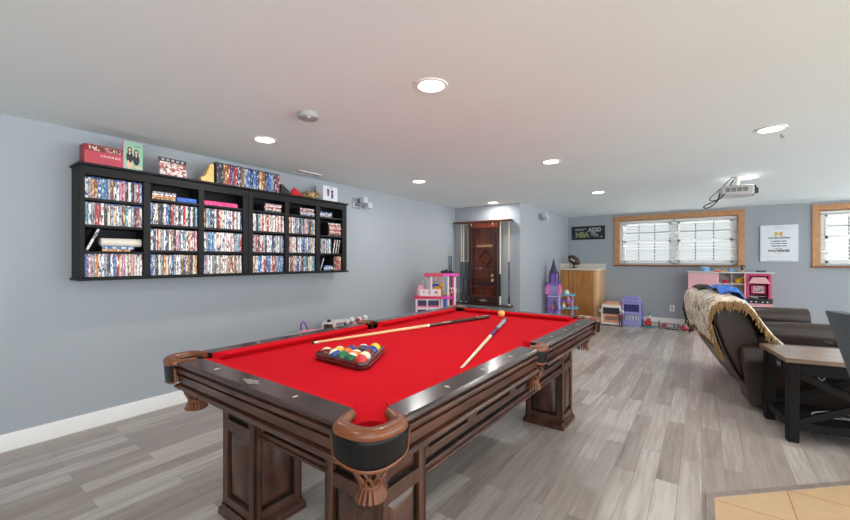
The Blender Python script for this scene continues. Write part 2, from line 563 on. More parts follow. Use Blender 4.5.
# smoke detector
r = thing('smoke_detector', 'round grey smoke detector on the ceiling', 'smoke detector', (-2.035, 1.554, HC))
MB().lathe([(0.066, 0.0), (0.066, -0.02), (0.06, -0.03), (0.03, -0.035), (0.0005, -0.035)], 28, cap=False).build('body', M['grey_plastic'], r)
MB().lathe([(0.012, -0.033), (0.012, -0.038), (0.0005, -0.038)], 12, cap=False).build('test_button', M['white'], r, loc=(0.035, -0.02, 0.002))
# vents
def vent(x, y, w, d, label):
    r = thing('ceiling_vent', label, 'vent', (x, y, HC))
    f = MB(); f.box(-w/2, w/2, -d/2, -d/2+0.015, -0.008, 0); f.box(-w/2, w/2, d/2-0.015, d/2, -0.008, 0)
    f.box(-w/2, -w/2+0.015, -d/2, d/2, -0.008, 0); f.box(w/2-0.015, w/2, -d/2, d/2, -0.008, 0)
    f.build('frame', M['white'], r)
    g = MB(); g.box(-w/2+0.01, w/2-0.01, -d/2+0.01, d/2-0.01, -0.002, 0)
    g.build('backing', M['black'], r)
    s = MB(); n = 3
    for i in range(n):
        if w < d:
            xx = -w/2 + w*(i+1)/(n+1); s.box(xx-0.004, xx+0.004, -d/2+0.01, d/2-0.01, -0.007, -0.003)
        else:
            yy = -d/2 + d*(i+1)/(n+1); s.box(-w/2+0.01, w/2-0.01, yy-0.004, yy+0.004, -0.007, -0.003)
    s.build('slats', M['grey_plastic'], r)
vent(-3.42, 2.607, 0.11, 0.32, 'small slotted ceiling vent above the bookcase')
vent(-0.335, 8.5, 0.32, 0.11, 'white slotted ceiling vent above the wide window')
hk = MB(); hk.tube([(0, 0, 0), (0, 0, -0.02), (0.008, 0, -0.03), (0.014, 0, -0.025), (0.014, 0, -0.015)], 0.003)
tag(hk.build('ceiling_hook', M['black'], loc=(0.473, 3.837, HC)), 'tiny dark hook in the ceiling beside a round light', 'hook')
# ------------------------------------------------------------------ pool table
M['tw'] = wood('table_walnut', (42, 24, 17), (86, 52, 37), (5, 5, 1.2), 0.34, 0.25, 5)
M['tw_x'] = wood('table_walnut_across', (42, 24, 17), (88, 53, 38), (1.2, 9, 9), 0.34, 0.25, 5)
M['tw_y'] = wood('table_walnut_along', (42, 24, 17), (88, 53, 38), (9, 1.2, 9), 0.34, 0.25, 5)
M['tw_top_x'] = wood('rail_top_across', (34, 20, 17), (64, 40, 33), (1.2, 9, 9), 0.26, 0.4, 5)
M['tw_top_y'] = wood('rail_top_along', (34, 20, 17), (64, 40, 33), (9, 1.2, 9), 0.26, 0.4, 5)
M['recess'] = plain('recess_black', (16, 12, 11), 0.35, 0.05)
M['cloth'] = plain('red_cloth', (200, 23, 36), 0.95, 0.02, 40, bump=0.02, bscale=500, spec=0.05)
M['leather'] = plain('tan_leather', (112, 60, 27), 0.36, 0.18, 22, coat=0.2, bump=0.08, bscale=120)
M['blk_leather'] = plain('black_leather', (15, 15, 16), 0.36, 0.08, 20, bump=0.05, bscale=150, spec=0.22)
M['net'] = plain('leather_net', (104, 56, 26), 0.5, 0.2, 30)
M['ivory'] = plain('ivory_inlay', (214, 204, 180), 0.3, 0.03)
M['silver'] = plain('silver_inlay', (128, 120, 112), 0.4, 0.15, 60)
HWD, HLN, ZT = 0.673, 1.268, 0.7685
table = thing('pool_table', 'dark wood pool table with red cloth and leather pockets', 'pool table', (-1.343, 2.0, 0), R(-0.9))
def seg_of(side, p0, p1):
    """map (outward o, along s, z) to table space for a side: 'r','l','n','f'"""
    def f(o, s, z):
        if side == 'r': return (HWD + o, s, z)
        if side == 'l': return (-HWD - o, s, z)
        if side == 'n': return (s, -HLN - o, z)
        return (s, HLN + o, z)
    return f
def prof_run(side, prof, s0, s1, name, mat, bevel=0.0, k0=0.0, k1=0.0, par=None):
    f = seg_of(side, s0, s1)
    m = MB(); n = len(prof)
    vs = [f(o, s0 + k0 * max(0, -o - 0.02), z) for o, z in prof] + [f(o, s1 - k1 * max(0, -o - 0.02), z) for o, z in prof]
    fs = [list(range(n)), list(range(n, 2 * n))[::-1]]
    for i in range(n):
        j = (i + 1) % n
        fs.append((i, i + n, j + n, j))
    m.add(vs, fs)
    return m.build(name, mat, par or table, bevel=bevel, seg=2, smooth=14)
rail_p = [(-0.10, ZT), (-0.014, ZT), (-0.004, ZT - 0.004), (0.0, ZT - 0.011), (-0.004, ZT - 0.018), (-0.016, ZT - 0.021), (-0.10, ZT - 0.021)]
apron_p = [(-0.035, ZT - 0.021), (-0.022, ZT - 0.021), (-0.020, ZT - 0.029), (-0.008, ZT - 0.032), (-0.003, ZT - 0.038), (-0.003, ZT - 0.045), (-0.010, ZT - 0.051), (-0.026, ZT - 0.053), (-0.026, ZT - 0.059),
           (-0.013, ZT - 0.062), (-0.013, ZT - 0.092), (-0.024, ZT - 0.094), (-0.024, ZT - 0.099), (-0.004, ZT - 0.102), (0.003, ZT - 0.108), (0.001, ZT - 0.115), (-0.010, ZT - 0.120), (-0.022, ZT - 0.122), (-0.035, ZT - 0.122)]
cush_p = [(-0.10, ZT), (-0.140, ZT - 0.002), (-0.147, ZT - 0.010), (-0.140, ZT - 0.018), (-0.122, ZT - 0.036), (-0.10, ZT - 0.036)]
cor = 0.118
for side in 'rl':
    for s0, s1 in ((-(HLN - cor), -0.068), (0.068, HLN - cor)):
        prof_run(side, rail_p, s0, s1, 'rail', M['tw_top_y'], k0=0.72 if s0 < 0 else 0.0, k1=0.0 if s0 < 0 else 0.72)
        a0, a1 = (s0 + 0.012, s1) if s0 < 0 else (s0, s1 - 0.012)
        prof_run(side, apron_p, a0, a1, 'apron', M['tw_y'])
        f = seg_of(side, 0, 0); m = MB(); n = len(cush_p)
        d_in = lambda o: max(0.0, -0.10 - o)
        if s0 < 0:
            lo = [s0 + 0.058 + 0.9 * d_in(o) for o, z in cush_p]; hi = [s1 + 0.004 - 0.4 * d_in(o) for o, z in cush_p]
        else:
            lo = [s0 - 0.004 + 0.4 * d_in(o) for o, z in cush_p]; hi = [s1 - 0.058 - 0.9 * d_in(o) for o, z in cush_p]
        vs = [f(o, lo[i], z) for i, (o, z) in enumerate(cush_p)] + [f(o, hi[i], z) for i, (o, z) in enumerate(cush_p)]
        fs = [list(range(n)), list(range(n, 2 * n))[::-1]] + [(i, i + n, (i + 1) % n + n, (i + 1) % n) for i in range(n)]
        m.add(vs, fs); m.build('cushion', M['cloth'], table, smooth=30)
for side in 'nf':
    s0, s1 = -(HWD - cor), HWD - cor
    prof_run(side, rail_p, s0, s1, 'rail', M['tw_top_x'], k0=0.72, k1=0.72)
    prof_run(side, apron_p, s0 + 0.012, s1 - 0.012, 'apron', M['tw_x'])
    f = seg_of(side, 0, 0); m = MB(); n = len(cush_p)
    vs = [f(o, s0 + 0.058 + 0.9 * max(0, -0.10 - o), z) for o, z in cush_p] + [f(o, s1 - 0.058 - 0.9 * max(0, -0.10 - o), z) for o, z in cush_p]
    fs = [list(range(n)), list(range(n, 2 * n))[::-1]] + [(i, i + n, (i + 1) % n + n, (i + 1) % n) for i in range(n)]
    m.add(vs, fs); m.build('cushion', M['cloth'], table, smooth=30)
# bed with pocket cut-outs
ZB = 0.733
bx, by = HWD - 0.10, HLN - 0.10
def bed_outline():
    pts = []
    def arc(cx, cy, r, a0, a1, n=10):
        for i in range(n + 1):
            a = R(a0 + (a1 - a0) * i / n)
            pts.append((cx + r * math.cos(a), cy + r * math.sin(a)))
    cx, cy, r = bx + 0.016, by + 0.016, 0.060
    arc(cx, -cy, r, 192, 78)      # near right corner (walk counter-clockwise)
    arc(bx + 0.028, 0, 0.056, 240, 120)
    arc(cx, cy, r, 282, 168)
    arc(-cx, cy, r, 12, -102)
    arc(-bx - 0.028, 0, 0.056, 60, -60)
    arc(-cx, -cy, r, 102, -12)
    return pts
MB().prism(bed_outline(), ZB - 0.03, ZB, 'z').build('cloth_bed', M['cloth'], table, smooth=30)
MB().box(-bx + 0.07, bx - 0.07, -by + 0.07, by - 0.07, ZB - 0.062, ZB - 0.03).build('slate', M['recess'], table)
# pockets
def superarc(cx, cy, r, a0, a1, n, e=0.78):
    out = []
    for i in range(n + 1):
        a = R(a0 + (a1 - a0) * i / n)
        c, s_ = math.cos(a), math.sin(a)
        out.append((cx + r * math.copysign(abs(c) ** e, c), cy + r * math.copysign(abs(s_) ** e, s_), 0))
    return out
def net_bag(cx, cy, zt, rt, Mx):
    m = MB(); H = 0.112
    def rad(t):
        return rt * (1 - 0.30 * t ** 1.6) if t < 0.72 else rt * (0.76 - 0.9 * (t - 0.72))
    nst = 10
    for k in range(nst):
        for dr in (1, -1):
            pts = []
            for i in range(13):
                t = i / 12
                a = 2 * PI * k / nst + dr * t * 1.5
                pts.append(Mx @ Vector((cx + rad(t) * math.cos(a), cy + rad(t) * math.sin(a), zt - H * t)))
            m.tube(pts, 0.0052, 5, 0, flat=0.55)
    m.tube([Mx @ Vector((cx + rt * 0.52 * math.cos(2*PI*i/16), cy + rt * 0.52 * math.sin(2*PI*i/16), zt - H)) for i in range(16)], 0.008, 6, closed=True)
    for k in range(16):
        a = 2 * PI * k / 16
        p0 = Mx @ Vector((cx + rt * 0.5 * math.cos(a), cy + rt * 0.5 * math.sin(a), zt - H))
        p1 = Mx @ Vector((cx + rt * 0.78 * math.cos(a), cy + rt * 0.78 * math.sin(a), zt - H - 0.040))
        m.tube([p0, (p0 + p1) / 2 + Vector((0, 0, -0.004)), p1], [0.006, 0.008, 0.009], 5, flat=0.5)
    m.lathe([(rt * 0.86, zt - 0.004), (rt * 0.72, zt - H * 0.55), (rt * 0.5, zt - H * 0.93), (0.001, zt - H * 0.96)], 16, 1, Mx @ Matrix.Translation((cx, cy, 0)), cap=False)
    return m
lip_sec = [(-0.036, -0.008), (-0.028, 0.003), (-0.008, 0.010), (0.006, 0.009), (0.016, 0.001), (0.019, -0.010), (0.016, -0.018), (-0.004, -0.020), (-0.030, -0.017)]
def catmull(P, k):
    out = []
    for i in range(len(P) - 1):
        p0 = P[max(i - 1, 0)]; p1 = P[i]; p2 = P[i + 1]; p3 = P[min(i + 2, len(P) - 1)]
        for q in range(k):
            t = q / k
            out.append(0.5 * ((2 * p1) + (p2 - p0) * t + (2 * p0 - 5 * p1 + 4 * p2 - p3) * t * t + (-p0 + 3 * p1 - 3 * p2 + p3) * t ** 3))
    out.append(P[-1].copy())
    return out
def pocket(Mx, corner):
    if corner:
        cx, cy = HWD - 0.090, HLN - 0.090
        r, a0, a1 = 0.094, -28, 118
    else:
        cx, cy = HWD - 0.052, 0
        r, a0, a1 = 0.056, -88, 88
    path = superarc(cx, cy, r, a0, a1, 22, 0.8 if corner else 0.9)
    path = path[::-1] if False else path
    n = len(path)
    # leather cup hanging behind and below the lip
    zt, hb = ZT - 0.016, (0.088 if corner else 0.070)
    cup = MB(); vs = []; rows = 5
    for i, p in enumerate(path):
        t = i / (n - 1)
        drop = hb * (0.80 + 0.20 * max(0.0, math.sin(PI * t)) ** 0.6) if corner else hb * (0.75 + 0.25 * math.sin(PI * t))
        for q in range(rows + 1):
            vs.append(Mx @ Vector((cx + (p[0] - cx) * (1.12 - 0.06 * q / rows), cy + (p[1] - cy) * (1.12 - 0.06 * q / rows), zt - drop * q / rows)))
    W_ = rows + 1
    fs = [(i * W_ + q, (i + 1) * W_ + q, (i + 1) * W_ + q + 1, i * W_ + q + 1) for i in range(n - 1) for q in range(rows)]
    cup.add(vs, fs)
    root = cup.build('corner_pocket' if corner else 'side_pocket', M['blk_leather'], table, solid=0.008, smooth=50)
    lip = MB()
    if corner:
        X, Y = HWD, HLN
        ctl = [(X - 0.080, Y - 0.156), (X - 0.050, Y - 0.151), (X - 0.016, Y - 0.138)] + [(q[0], q[1]) for q in superarc(cx, cy, r, -12, 102, 9, 0.8)] + [(X - 0.138, Y - 0.016), (X - 0.151, Y - 0.050), (X - 0.156, Y - 0.080)]
        lp = catmull([Vector((a, b_, ZT - 0.003)) for a, b_ in ctl], 4)
        nn = len(lp); scl = [min(1.0, 0.45 + 0.55 * min(i, nn - 1 - i) / 11.0) for i in range(nn)]
        lip.sweep(lp, lip_sec, scale=scl)
    else:
        lip.sweep([(p[0], p[1], ZT) for p in path], lip_sec)
    lip.v = [Mx @ p for p in lip.v]
    lip.build('leather_lip', M['leather'], root, smooth=60)
    tr = MB()
    edge = [vs[i * W_ + rows] for i in range(n)]
    tr.tube([vs[q] for q in range(rows, 0, -1)][::-1] + edge + [vs[(n - 1) * W_ + q] for q in range(rows, 0, -1)], 0.0065, 6)
    tr.build('leather_trim', M['leather'], root, smooth=60)
    k = 0.035 if corner else 0.02
    net_bag(cx - (0.012 if corner else 0.004), cy - (0.012 if corner else 0), zt - hb + 0.012, 0.056 if corner else 0.048, Mx).build('net', [M['net'], M['recess']], root, smooth=60)
for sx in (1, -1):
    for sy in (1, -1):
        pocket(Matrix.Diagonal((sx, sy, 1, 1)), True)
    pocket(Matrix.Diagonal((sx, 1, 1, 1)), False)
# sights and the inlaid badge
def sight(x, y, ang):
    m = MB(); m.prism([(0.013, 0), (0, 0.006), (-0.013, 0), (0, -0.006)], 0, 0.0008, 'z')
    m.build('sight', M['ivory'], table, loc=(x, y, ZT), rot=(0, 0, ang))
for sy in (-1, 1):
    for x in (-0.27, 0.27) + ((0.0,) if sy > 0 else ()):
        sight(x, sy * (HLN - 0.055), PI / 2)
for sx in (-1, 1):
    for k in (0.29, 0.56, 0.83):
        for sy in (-1, 1):
            sight(sx * (HWD - 0.055), sy * k, 0)
bd = MB()
bd.prism([(0.045 * math.cos(a) * (1 + 0.22 * math.cos(6 * a)), 0.018 * math.sin(a) * (1 + 0.25 * math.cos(5 * a))) for a in [2 * PI * i / 48 for i in range(48)]], 0, 0.001, 'z')
bd.box(-0.055, 0.055, -0.004, 0.004, 0.0, 0.0012)
bd.build('badge', M['silver'], table, loc=(-0.0, -(HLN - 0.052), ZT), rot=(0, 0, 0.0))
# legs: square pedestals with raised panels
def table_leg(x, y):
    m = MB(); HX, HY = 0.1375, 0.125; ci = 0.018
    m.box(-HX + ci, HX - ci, -HY + ci, HY - ci, 0.03, 0.672, 1)
    for k in range(4):
        Q = Matrix.Rotation(PI / 2 * k, 4, 'Z')
        h, d = (HX, HY) if k % 2 == 0 else (HY, HX)      # half width of the face, distance of the face
        st_ = 0.040
        for a, b_ in ((-h, -h + st_), (h - st_, h)):
            m.box(a, b_, -d, -d + ci + 0.002, 0.05, 0.672, 0, Q)
        for z0, z1 in ((0.05, 0.092), (0.410, 0.462), (0.640, 0.672)):
            m.box(-h + st_, h - st_, -d, -d + ci + 0.002, z0, z1, 0, Q)
        for z0, z1 in ((0.104, 0.398), (0.474, 0.628)):
            w_ = h - st_ - 0.012; i2 = 0.030
            vs = [(-w_, -d + ci, z0), (w_, -d + ci, z0), (w_, -d + ci, z1), (-w_, -d + ci, z1), (-w_ + i2, -d + 0.002, z0 + i2), (w_ - i2, -d + 0.002, z0 + i2), (w_ - i2, -d + 0.002, z1 - i2), (-w_ + i2, -d + 0.002, z1 - i2)]
            m.add(vs, [(0, 1, 5, 4), (1, 2, 6, 5), (2, 3, 7, 6), (3, 0, 4, 7), (4, 5, 6, 7)], 0, Q)
    o = m.build('leg', [M['tw'], M['recess']], table, bevel=0.003, loc=(x, y, 0))
    bm_ = MB()
    s = 0.152; sy_ = 0.142
    bm_.box(-s, s, -sy_, sy_, 0, 0.028)
    n0 = [(s, 0.028), (s - 0.006, 0.036), (s - 0.012, 0.042), (0.1405, 0.052)]
    for (a, za), (b_, zb) in zip(n0, n0[1:]):
        e_ = s - sy_; vs = [(-a, -a + e_, za), (a, -a + e_, za), (a, a - e_, za), (-a, a - e_, za), (-b_, -b_ + e_, zb), (b_, -b_ + e_, zb), (b_, b_ - e_, zb), (-b_, b_ - e_, zb)]
        bm_.add(vs, [(0, 1, 5, 4), (1, 2, 6, 5), (2, 3, 7, 6), (3, 0, 4, 7)])
    bm_.build('base_moulding', M['tw'], o, bevel=0.003)
LX, LY = 0.380, 0.945
for sx in (-1, 1):
    for sy in (-1, 1):
        table_leg(sx * LX, sy * LY)
# slotted stretcher boards under the aprons
def stretcher(side):
    m = MB()
    if side in 'rl':
        sg = 1 if side == 'r' else -1
        L0 = LY - 0.124; xo = sg * (LX + 0.132)
        def bx_(s0, s1, z0, z1, d0, d1, mt):
            a, b_ = sorted((xo - sg * d0, xo - sg * d1)); m.box(a, b_, s0, s1, z0, z1, mt)
    else:
        sg = 1 if side == 'f' else -1
        L0 = LX - 0.1365; yo = sg * (LY + 0.085)
        def bx_(s0, s1, z0, z1, d0, d1, mt):
            a, b_ = sorted((yo - sg * d0, yo - sg * d1)); m.box(s0, s1, a, b_, z0, z1, mt)
    bx_(-L0, L0, 0.445, 0.671, 0.016, 0.04, 1)          # dark core seen through the slots
    bx_(-L0, L0, 0.548, 0.671, 0.0, 0.016, 0)
    bx_(-L0, L0, 0.472, 0.505, 0.0, 0.016, 0)
    bx_(-L0, L0, 0.428, 0.450, -0.002, 0.016, 0)
    bx_(-L0, L0, 0.416, 0.430, -0.010, 0.04, 0)
    if side in 'rl':
        for s0, s1 in ((-L0, -L0 + 0.03), (-0.50, -0.42), (-0.06, 0.02), (0.38, 0.46), (L0 - 0.03, L0)):
            bx_(s0, s1, 0.50, 0.55, 0.0, 0.016, 0)
    m.build('stretcher', [M['tw_y'] if side in 'rl' else M['tw_x'], M['recess']], table, bevel=0.003)
for s_ in 'rlnf':
    stretcher(s_)

# ------------------------------------------------------------------ balls, rack, cues on the cloth
tm = Matrix.Translation((-1.33, 2.0, 0)) @ Matrix.Rotation(R(-1.5), 4, 'Z')
BR = 0.0300
def ball_mat(name, col, stripe):
    m, nt, b = new_mat(name)
    L = nt.links.new
    if stripe:
        tc = N(nt, 'ShaderNodeTexCoord'); sp = N(nt, 'ShaderNodeSeparateXYZ'); L(tc.outputs['Object'], sp.inputs[0])
        ab = N(nt, 'ShaderNodeMath', operation='ABSOLUTE'); L(sp.outputs['Z'], ab.inputs[0])
        lt = N(nt, 'ShaderNodeMath', operation='LESS_THAN'); L(ab.outputs[0], lt.inputs[0]); lt.inputs[1].default_value = BR * 0.5
        mx = N(nt, 'ShaderNodeMix', data_type='RGBA'); L(lt.outputs[0], mx.inputs[0])
        mx.inputs[6].default_value = lin((236, 226, 196)); mx.inputs[7].default_value = lin(col)
        L(mx.outputs[2], b.inputs['Base Color'])
    else:
        b.inputs['Base Color'].default_value = lin(col)
    b.inputs['Roughness'].default_value = 0.12
    b.inputs['Coat Weight'].default_value = 0.5
    return m
BC = dict(yellow=(236, 190, 40), blue=(22, 66, 150), red=(206, 32, 30), purple=(56, 36, 104), orange=(232, 120, 30), green=(16, 104, 64), maroon=(112, 16, 22), black=(18, 18, 20))
bme = MB().ball((0, 0, 0), BR, 24, 14)
def make_ball(col, stripe, loc, label, group=None, rot=None):
    mname = 'ball_%s_%s' % (col, 'stripe' if stripe else 'solid')
    if mname not in M: M[mname] = ball_mat(mname, BC[col], stripe)
    o = bme.build('billiard_ball', M[mname], smooth=180, loc=loc, rot=rot or (random.uniform(-0.6, 0.6), random.uniform(-0.6, 0.6), 0))
    return tag(o, label, 'ball', group)
RC = Vector((-1.370, 1.318, 0)); RA = R(-2.0)
dd = BR * 2.02
rows = [  # from the side nearest the near rail to the far point; left to right
    [('maroon', 1), ('blue', 1), ('green', 0), ('green', 1), ('red', 0)],
    [('yellow', 1), ('orange', 0), ('orange', 1), ('red', 1)],
    [('purple', 0), ('black', 0), ('maroon', 0)],
    [('purple', 1), ('blue', 0)],
    [('yellow', 0)]]
ins = dd * 4 / (2 * math.sqrt(3))
Rz = Matrix.Rotation(RA, 3, 'Z')
for i, row in enumerate(rows):
    y = -ins + i * dd * math.sqrt(3) / 2
    for j, (col, st) in enumerate(row):
        x = (j - (len(row) - 1) / 2) * dd
        p = RC + Rz @ Vector((x, y, 0)); p.z = ZB + BR
        same = 'striped' if st else 'solid'
        make_ball(col, st, p, '%s %s ball in the wooden triangle rack on the table' % (same, col), 'pool balls in the triangle rack')
M['rackwood'] = wood('rack_wood', (52, 12, 12), (92, 24, 20), (3, 3, 8), 0.25, 0.5, 4)
def tri(inr, rad, n=6):
    out = []; Rv = 2 * inr
    for k, a in enumerate((-150, -30, 90)):
        d = (Rv - 2 * rad)
        cx, cy = d * math.cos(R(a)), d * math.sin(R(a))
        for i in range(n + 1):
            b_ = R(a - 60 + 120 * i / n)
            out.append((cx + rad * math.cos(b_), cy + rad * math.sin(b_)))
    return out
rk = MB()
path = tri(0.108, 0.030)
rk.sweep([(x, y, 0) for x, y in path], [(-0.006, 0.0), (0.007, 0.0), (0.009, 0.006), (0.009, 0.015), (0.006, 0.018), (0.009, 0.021), (0.009, 0.030), (0.006, 0.035), (-0.006, 0.035)], closed=True)
o = rk.build('triangle_rack', M['rackwood'], loc=(RC.x, RC.y, ZB + 0.0006), rot=(0, 0, RA), smooth=40)
tag(o, 'dark red wooden triangle rack holding pool balls on the cloth', 'ball rack')
M['cueball'] = plain('cue_ball', (240, 190, 110), 0.12, 0.02, coat=0.5)
o = bme.build('billiard_ball', M['cueball'], smooth=180, loc=(-1.388, 3.045, ZB + BR))
tag(o, 'yellowish cue ball alone near the far cushion', 'ball')
M['maple'] = plain('pale_maple', (232, 196, 142), 0.3, 0.05, 20, coat=0.3)
M['maple_w'] = plain('cream_maple', (238, 222, 186), 0.3, 0.04, 20, coat=0.3)
M['ferrule'] = plain('white_ferrule', (236, 232, 222), 0.4, 0.01)
M['tip'] = plain('blue_tip', (70, 60, 50), 0.9, 0.05)
M['wrap'] = plain('dark_speckled_wrap', (58, 34, 26), 0.7, 0.3, 90)
M['butt_brown'] = wood('dark_butt', (36, 20, 16), (84, 50, 34), (1, 1, 14), 0.25, 0.5, 6)
M['butt_blue'] = plain('blue_butt', (42, 40, 112), 0.25, 0.1, 20, coat=0.4)
M['wrap_grey'] = plain('grey_wrap', (158, 156, 170), 0.6, 0.1, 60)
def cue(label, tip, butt, L=1.5, shaft='maple', sections=None, vertical=False, group=None, name='pool_cue', hidden_parts=False):
    """tip and butt: points under the thin and the thick end"""
    tip = Vector(tip); butt = Vector(butt)
    L = (butt - tip).length
    r0, r1 = 0.0066, 0.0145
    rr = lambda s: r0 + (r1 - r0) * s / L
    root = thing(name, label, 'cue', tip, 0, group)
    q = (butt - tip).to_track_quat('Z', 'Y')
    root.rotation_mode = 'QUATERNION'; root.rotation_quaternion = q
    def piece(nm, s0, s1, mt, k=1.0):
        MB().lathe([(rr(s0) * k, s0), (rr(s1) * k, s1)], 12).build(nm, mt, root, smooth=50)
    piece('tip', 0, 0.012, M['tip']); piece('ferrule', 0.012, 0.04, M['ferrule'])
    a = sections[0][1] * L
    piece('shaft', 0.04, a, M[shaft])
    for nm, s0, s1, mt in sections:
        piece(nm, s0 * L, s1 * L, M[mt], 1.03)
    return root
cue('pale wooden cue with dark wrapped butt lying beyond the ball rack', (-1.831, 1.426, ZB + 0.0070), (-1.447, 2.921, ZB + 0.0155), sections=[('joint_ring', 0.56, 0.575, 'ferrule'), ('forearm', 0.575, 0.72, 'butt_brown'), ('wrap', 0.72, 0.90, 'wrap'), ('butt_sleeve', 0.90, 0.985, 'butt_brown'), ('bumper', 0.985, 1.0, 'black')])
cue('cream cue with blue and grey butt pointing at the cue ball', (-0.857, 1.453, ZB + 0.0070), (-1.275, 2.880, ZB + 0.0155), shaft='maple_w', sections=[('joint_ring', 0.50, 0.515, 'ferrule'), ('forearm', 0.515, 0.70, 'butt_blue'), ('wrap', 0.70, 0.94, 'wrap_grey'), ('butt_sleeve', 0.94, 0.985, 'butt_blue'), ('bumper', 0.985, 1.0, 'black')])
# ------------------------------------------------------------------ the two wall bookcases
BX0, BX1 = WL, -3.405          # back and front of the carcass
def bookcase(name, label, y0, y1, stiles, shelves, group):
    """stiles: face-frame uprights as (y0, y1); shelves: per bay list of shelf-top heights"""
    r = thing(name, label, 'bookcase', (BX0, (y0 + y1) / 2, 1.07), 0, group)
    yc = (y0 + y1) / 2
    D = BX1 - BX0
    def bx_(nm, x0, x1, a, b_, z0, z1, bev=0.002):
        return MB().box(x0, x1, a - yc, b_ - yc, z0 - 1.07, z1 - 1.07).build(nm, M['black_wood'], r, bevel=bev)
    a_out = 0.012 if y0 < 1 else 0.0
    b_out = 0.012 if y1 > 3 else 0.0
    bx_('top_board', 0, D + 0.022, y0 - a_out, y1 + b_out, 1.866, 1.884, 0.004)
    bx_('bottom_board', 0, D + 0.022, y0 - a_out, y1 + b_out, 1.078, 1.096, 0.004)
    bx_('back_panel', 0.0, 0.008, y0, y1, 1.096, 1.866)
    bx_('header', D - 0.02, D, y0, y1, 1.806, 1.866)
    bx_('lower_rail', D - 0.02, D, y0, y1, 1.096, 1.103)
    for a, b_ in stiles:
        bx_('stile', D - 0.02, D, a, b_, 1.103, 1.806)
    for i, (a, b_) in enumerate(stiles):
        m_ = (a + b_) / 2
        lo = max(y0, m_ - 0.009) if i else y0; hi = min(y1, m_ + 0.009) if i < len(stiles) - 1 else y1
        if i == 0: hi = y0 + 0.018
        if i == len(stiles) - 1: lo = y1 - 0.018
        bx_('upright', 0.008, D - 0.02, lo, hi, 1.096, 1.866)
    for (s0, s1), hs in zip(zip(stiles, stiles[1:]), shelves):
        a = (s0[0] + s0[1]) / 2 + 0.009; b_ = (s1[0] + s1[1]) / 2 - 0.009
        if s0 is stiles[0]: a = y0 + 0.018
        if s1 is stiles[-1]: b_ = y1 - 0.018
        for h in hs:
            bx_('shelf', 0.008, D - 0.004, a, b_, h - 0.018, h, 0.0015)
    return r
SH1 = [1.647, 1.463, 1.281]
SHN = [1.690, 1.495, 1.294]
stA = [(0.748, 0.774), (1.114, 1.159), (1.503, 1.547), (1.887, 1.933)]
stB = [(1.937, 1.983), (2.324, 2.370), (2.707, 2.761), (3.085, 3.150)]
bookcase('wall_bookcase', 'black wall-hung bookcase nearest the viewer, left half of the pair', 0.748, 1.934, stA, [SH1, SHN, SHN], 'black wall bookcases')
bookcase('wall_bookcase', 'black wall-hung bookcase farther along the wall, right half of the pair', 1.936, 3.150, stB, [SHN, SHN, [1.700, 1.495, 1.294]], 'black wall bookcases')
BAYS = [(0.776, 1.112), (1.161, 1.501), (1.549, 1.885), (1.985, 2.322), (2.372, 2.705), (2.763, 3.083)]
# discs in cases: paper sleeves of many colours
INK = {
    'white': ((226, 226, 224), [(60, 70, 100), (190, 60, 50), (236, 236, 236)]),
    'cream': ((220, 204, 176), [(120, 60, 40), (60, 60, 70), (240, 230, 210)]),
    'grey': ((150, 154, 160), [(60, 64, 72), (214, 214, 216), (120, 40, 40)]),
    'black': ((28, 28, 32), [(150, 150, 156), (90, 30, 30), (20, 20, 24)]),
    'navy': ((34, 46, 84), [(120, 150, 200), (220, 220, 226), (16, 20, 44)]),
    'blue': ((50, 102, 168), [(200, 220, 236), (24, 40, 90), (236, 236, 240)]),
    'teal': ((70, 140, 158), [(220, 232, 234), (30, 60, 80), (200, 120, 50)]),
    'red': ((164, 40, 44), [(236, 220, 210), (60, 16, 20), (220, 120, 50)]),
    'brown': ((124, 80, 52), [(220, 190, 140), (50, 30, 24), (190, 120, 60)]),
    'orange': ((206, 134, 60), [(240, 222, 180), (110, 40, 30), (40, 40, 50)]),
    'pink': ((206, 140, 156), [(240, 226, 230), (120, 40, 70), (60, 60, 90)]),
}
for k, (b_, inks) in INK.items():
    M['spine_' + k] = printed('spine_' + k, b_, inks, scale=(1, 70, 26), cover=0.55)
M['case_blue'] = plain('blue_case', (38, 72, 140), 0.25, 0.05)
M['case_black'] = plain('dark_case', (30, 30, 34), 0.3, 0.05)
M['case_red'] = plain('red_case', (150, 30, 40), 0.3, 0.05)
WTS = [('white', 30), ('cream', 13), ('grey', 11), ('black', 10), ('navy', 8), ('blue', 9), ('teal', 6), ('red', 7), ('brown', 4), ('orange', 4), ('pink', 4)]
POOL = [k for k, n in WTS for _ in range(n)]
case_cache = {}
def dvd(colour, th, h, case='case_black', d=0.125):
    key = (colour, round(th, 4), round(h, 3), case)
    if key not in case_cache:
        m = MB()
        m.box(-d, 0, -th / 2, th / 2, 0, h, 1)
        m.box(-0.002, 0.0008, -th / 2 + 0.0007, th / 2 - 0.0007, 0.002, h - (0.014 if case == 'case_blue' else 0.003), 0)
        o = m.build('dvd_case', [M['spine_' + colour], M[case]], smooth=30)
        case_cache[key] = o
        return o
    o = case_cache[key].copy(); C.objects.link(o)
    return o
rng = random.Random(21)
BAYN = ['leftmost', 'second', 'third', 'fourth', 'fifth', 'rightmost']
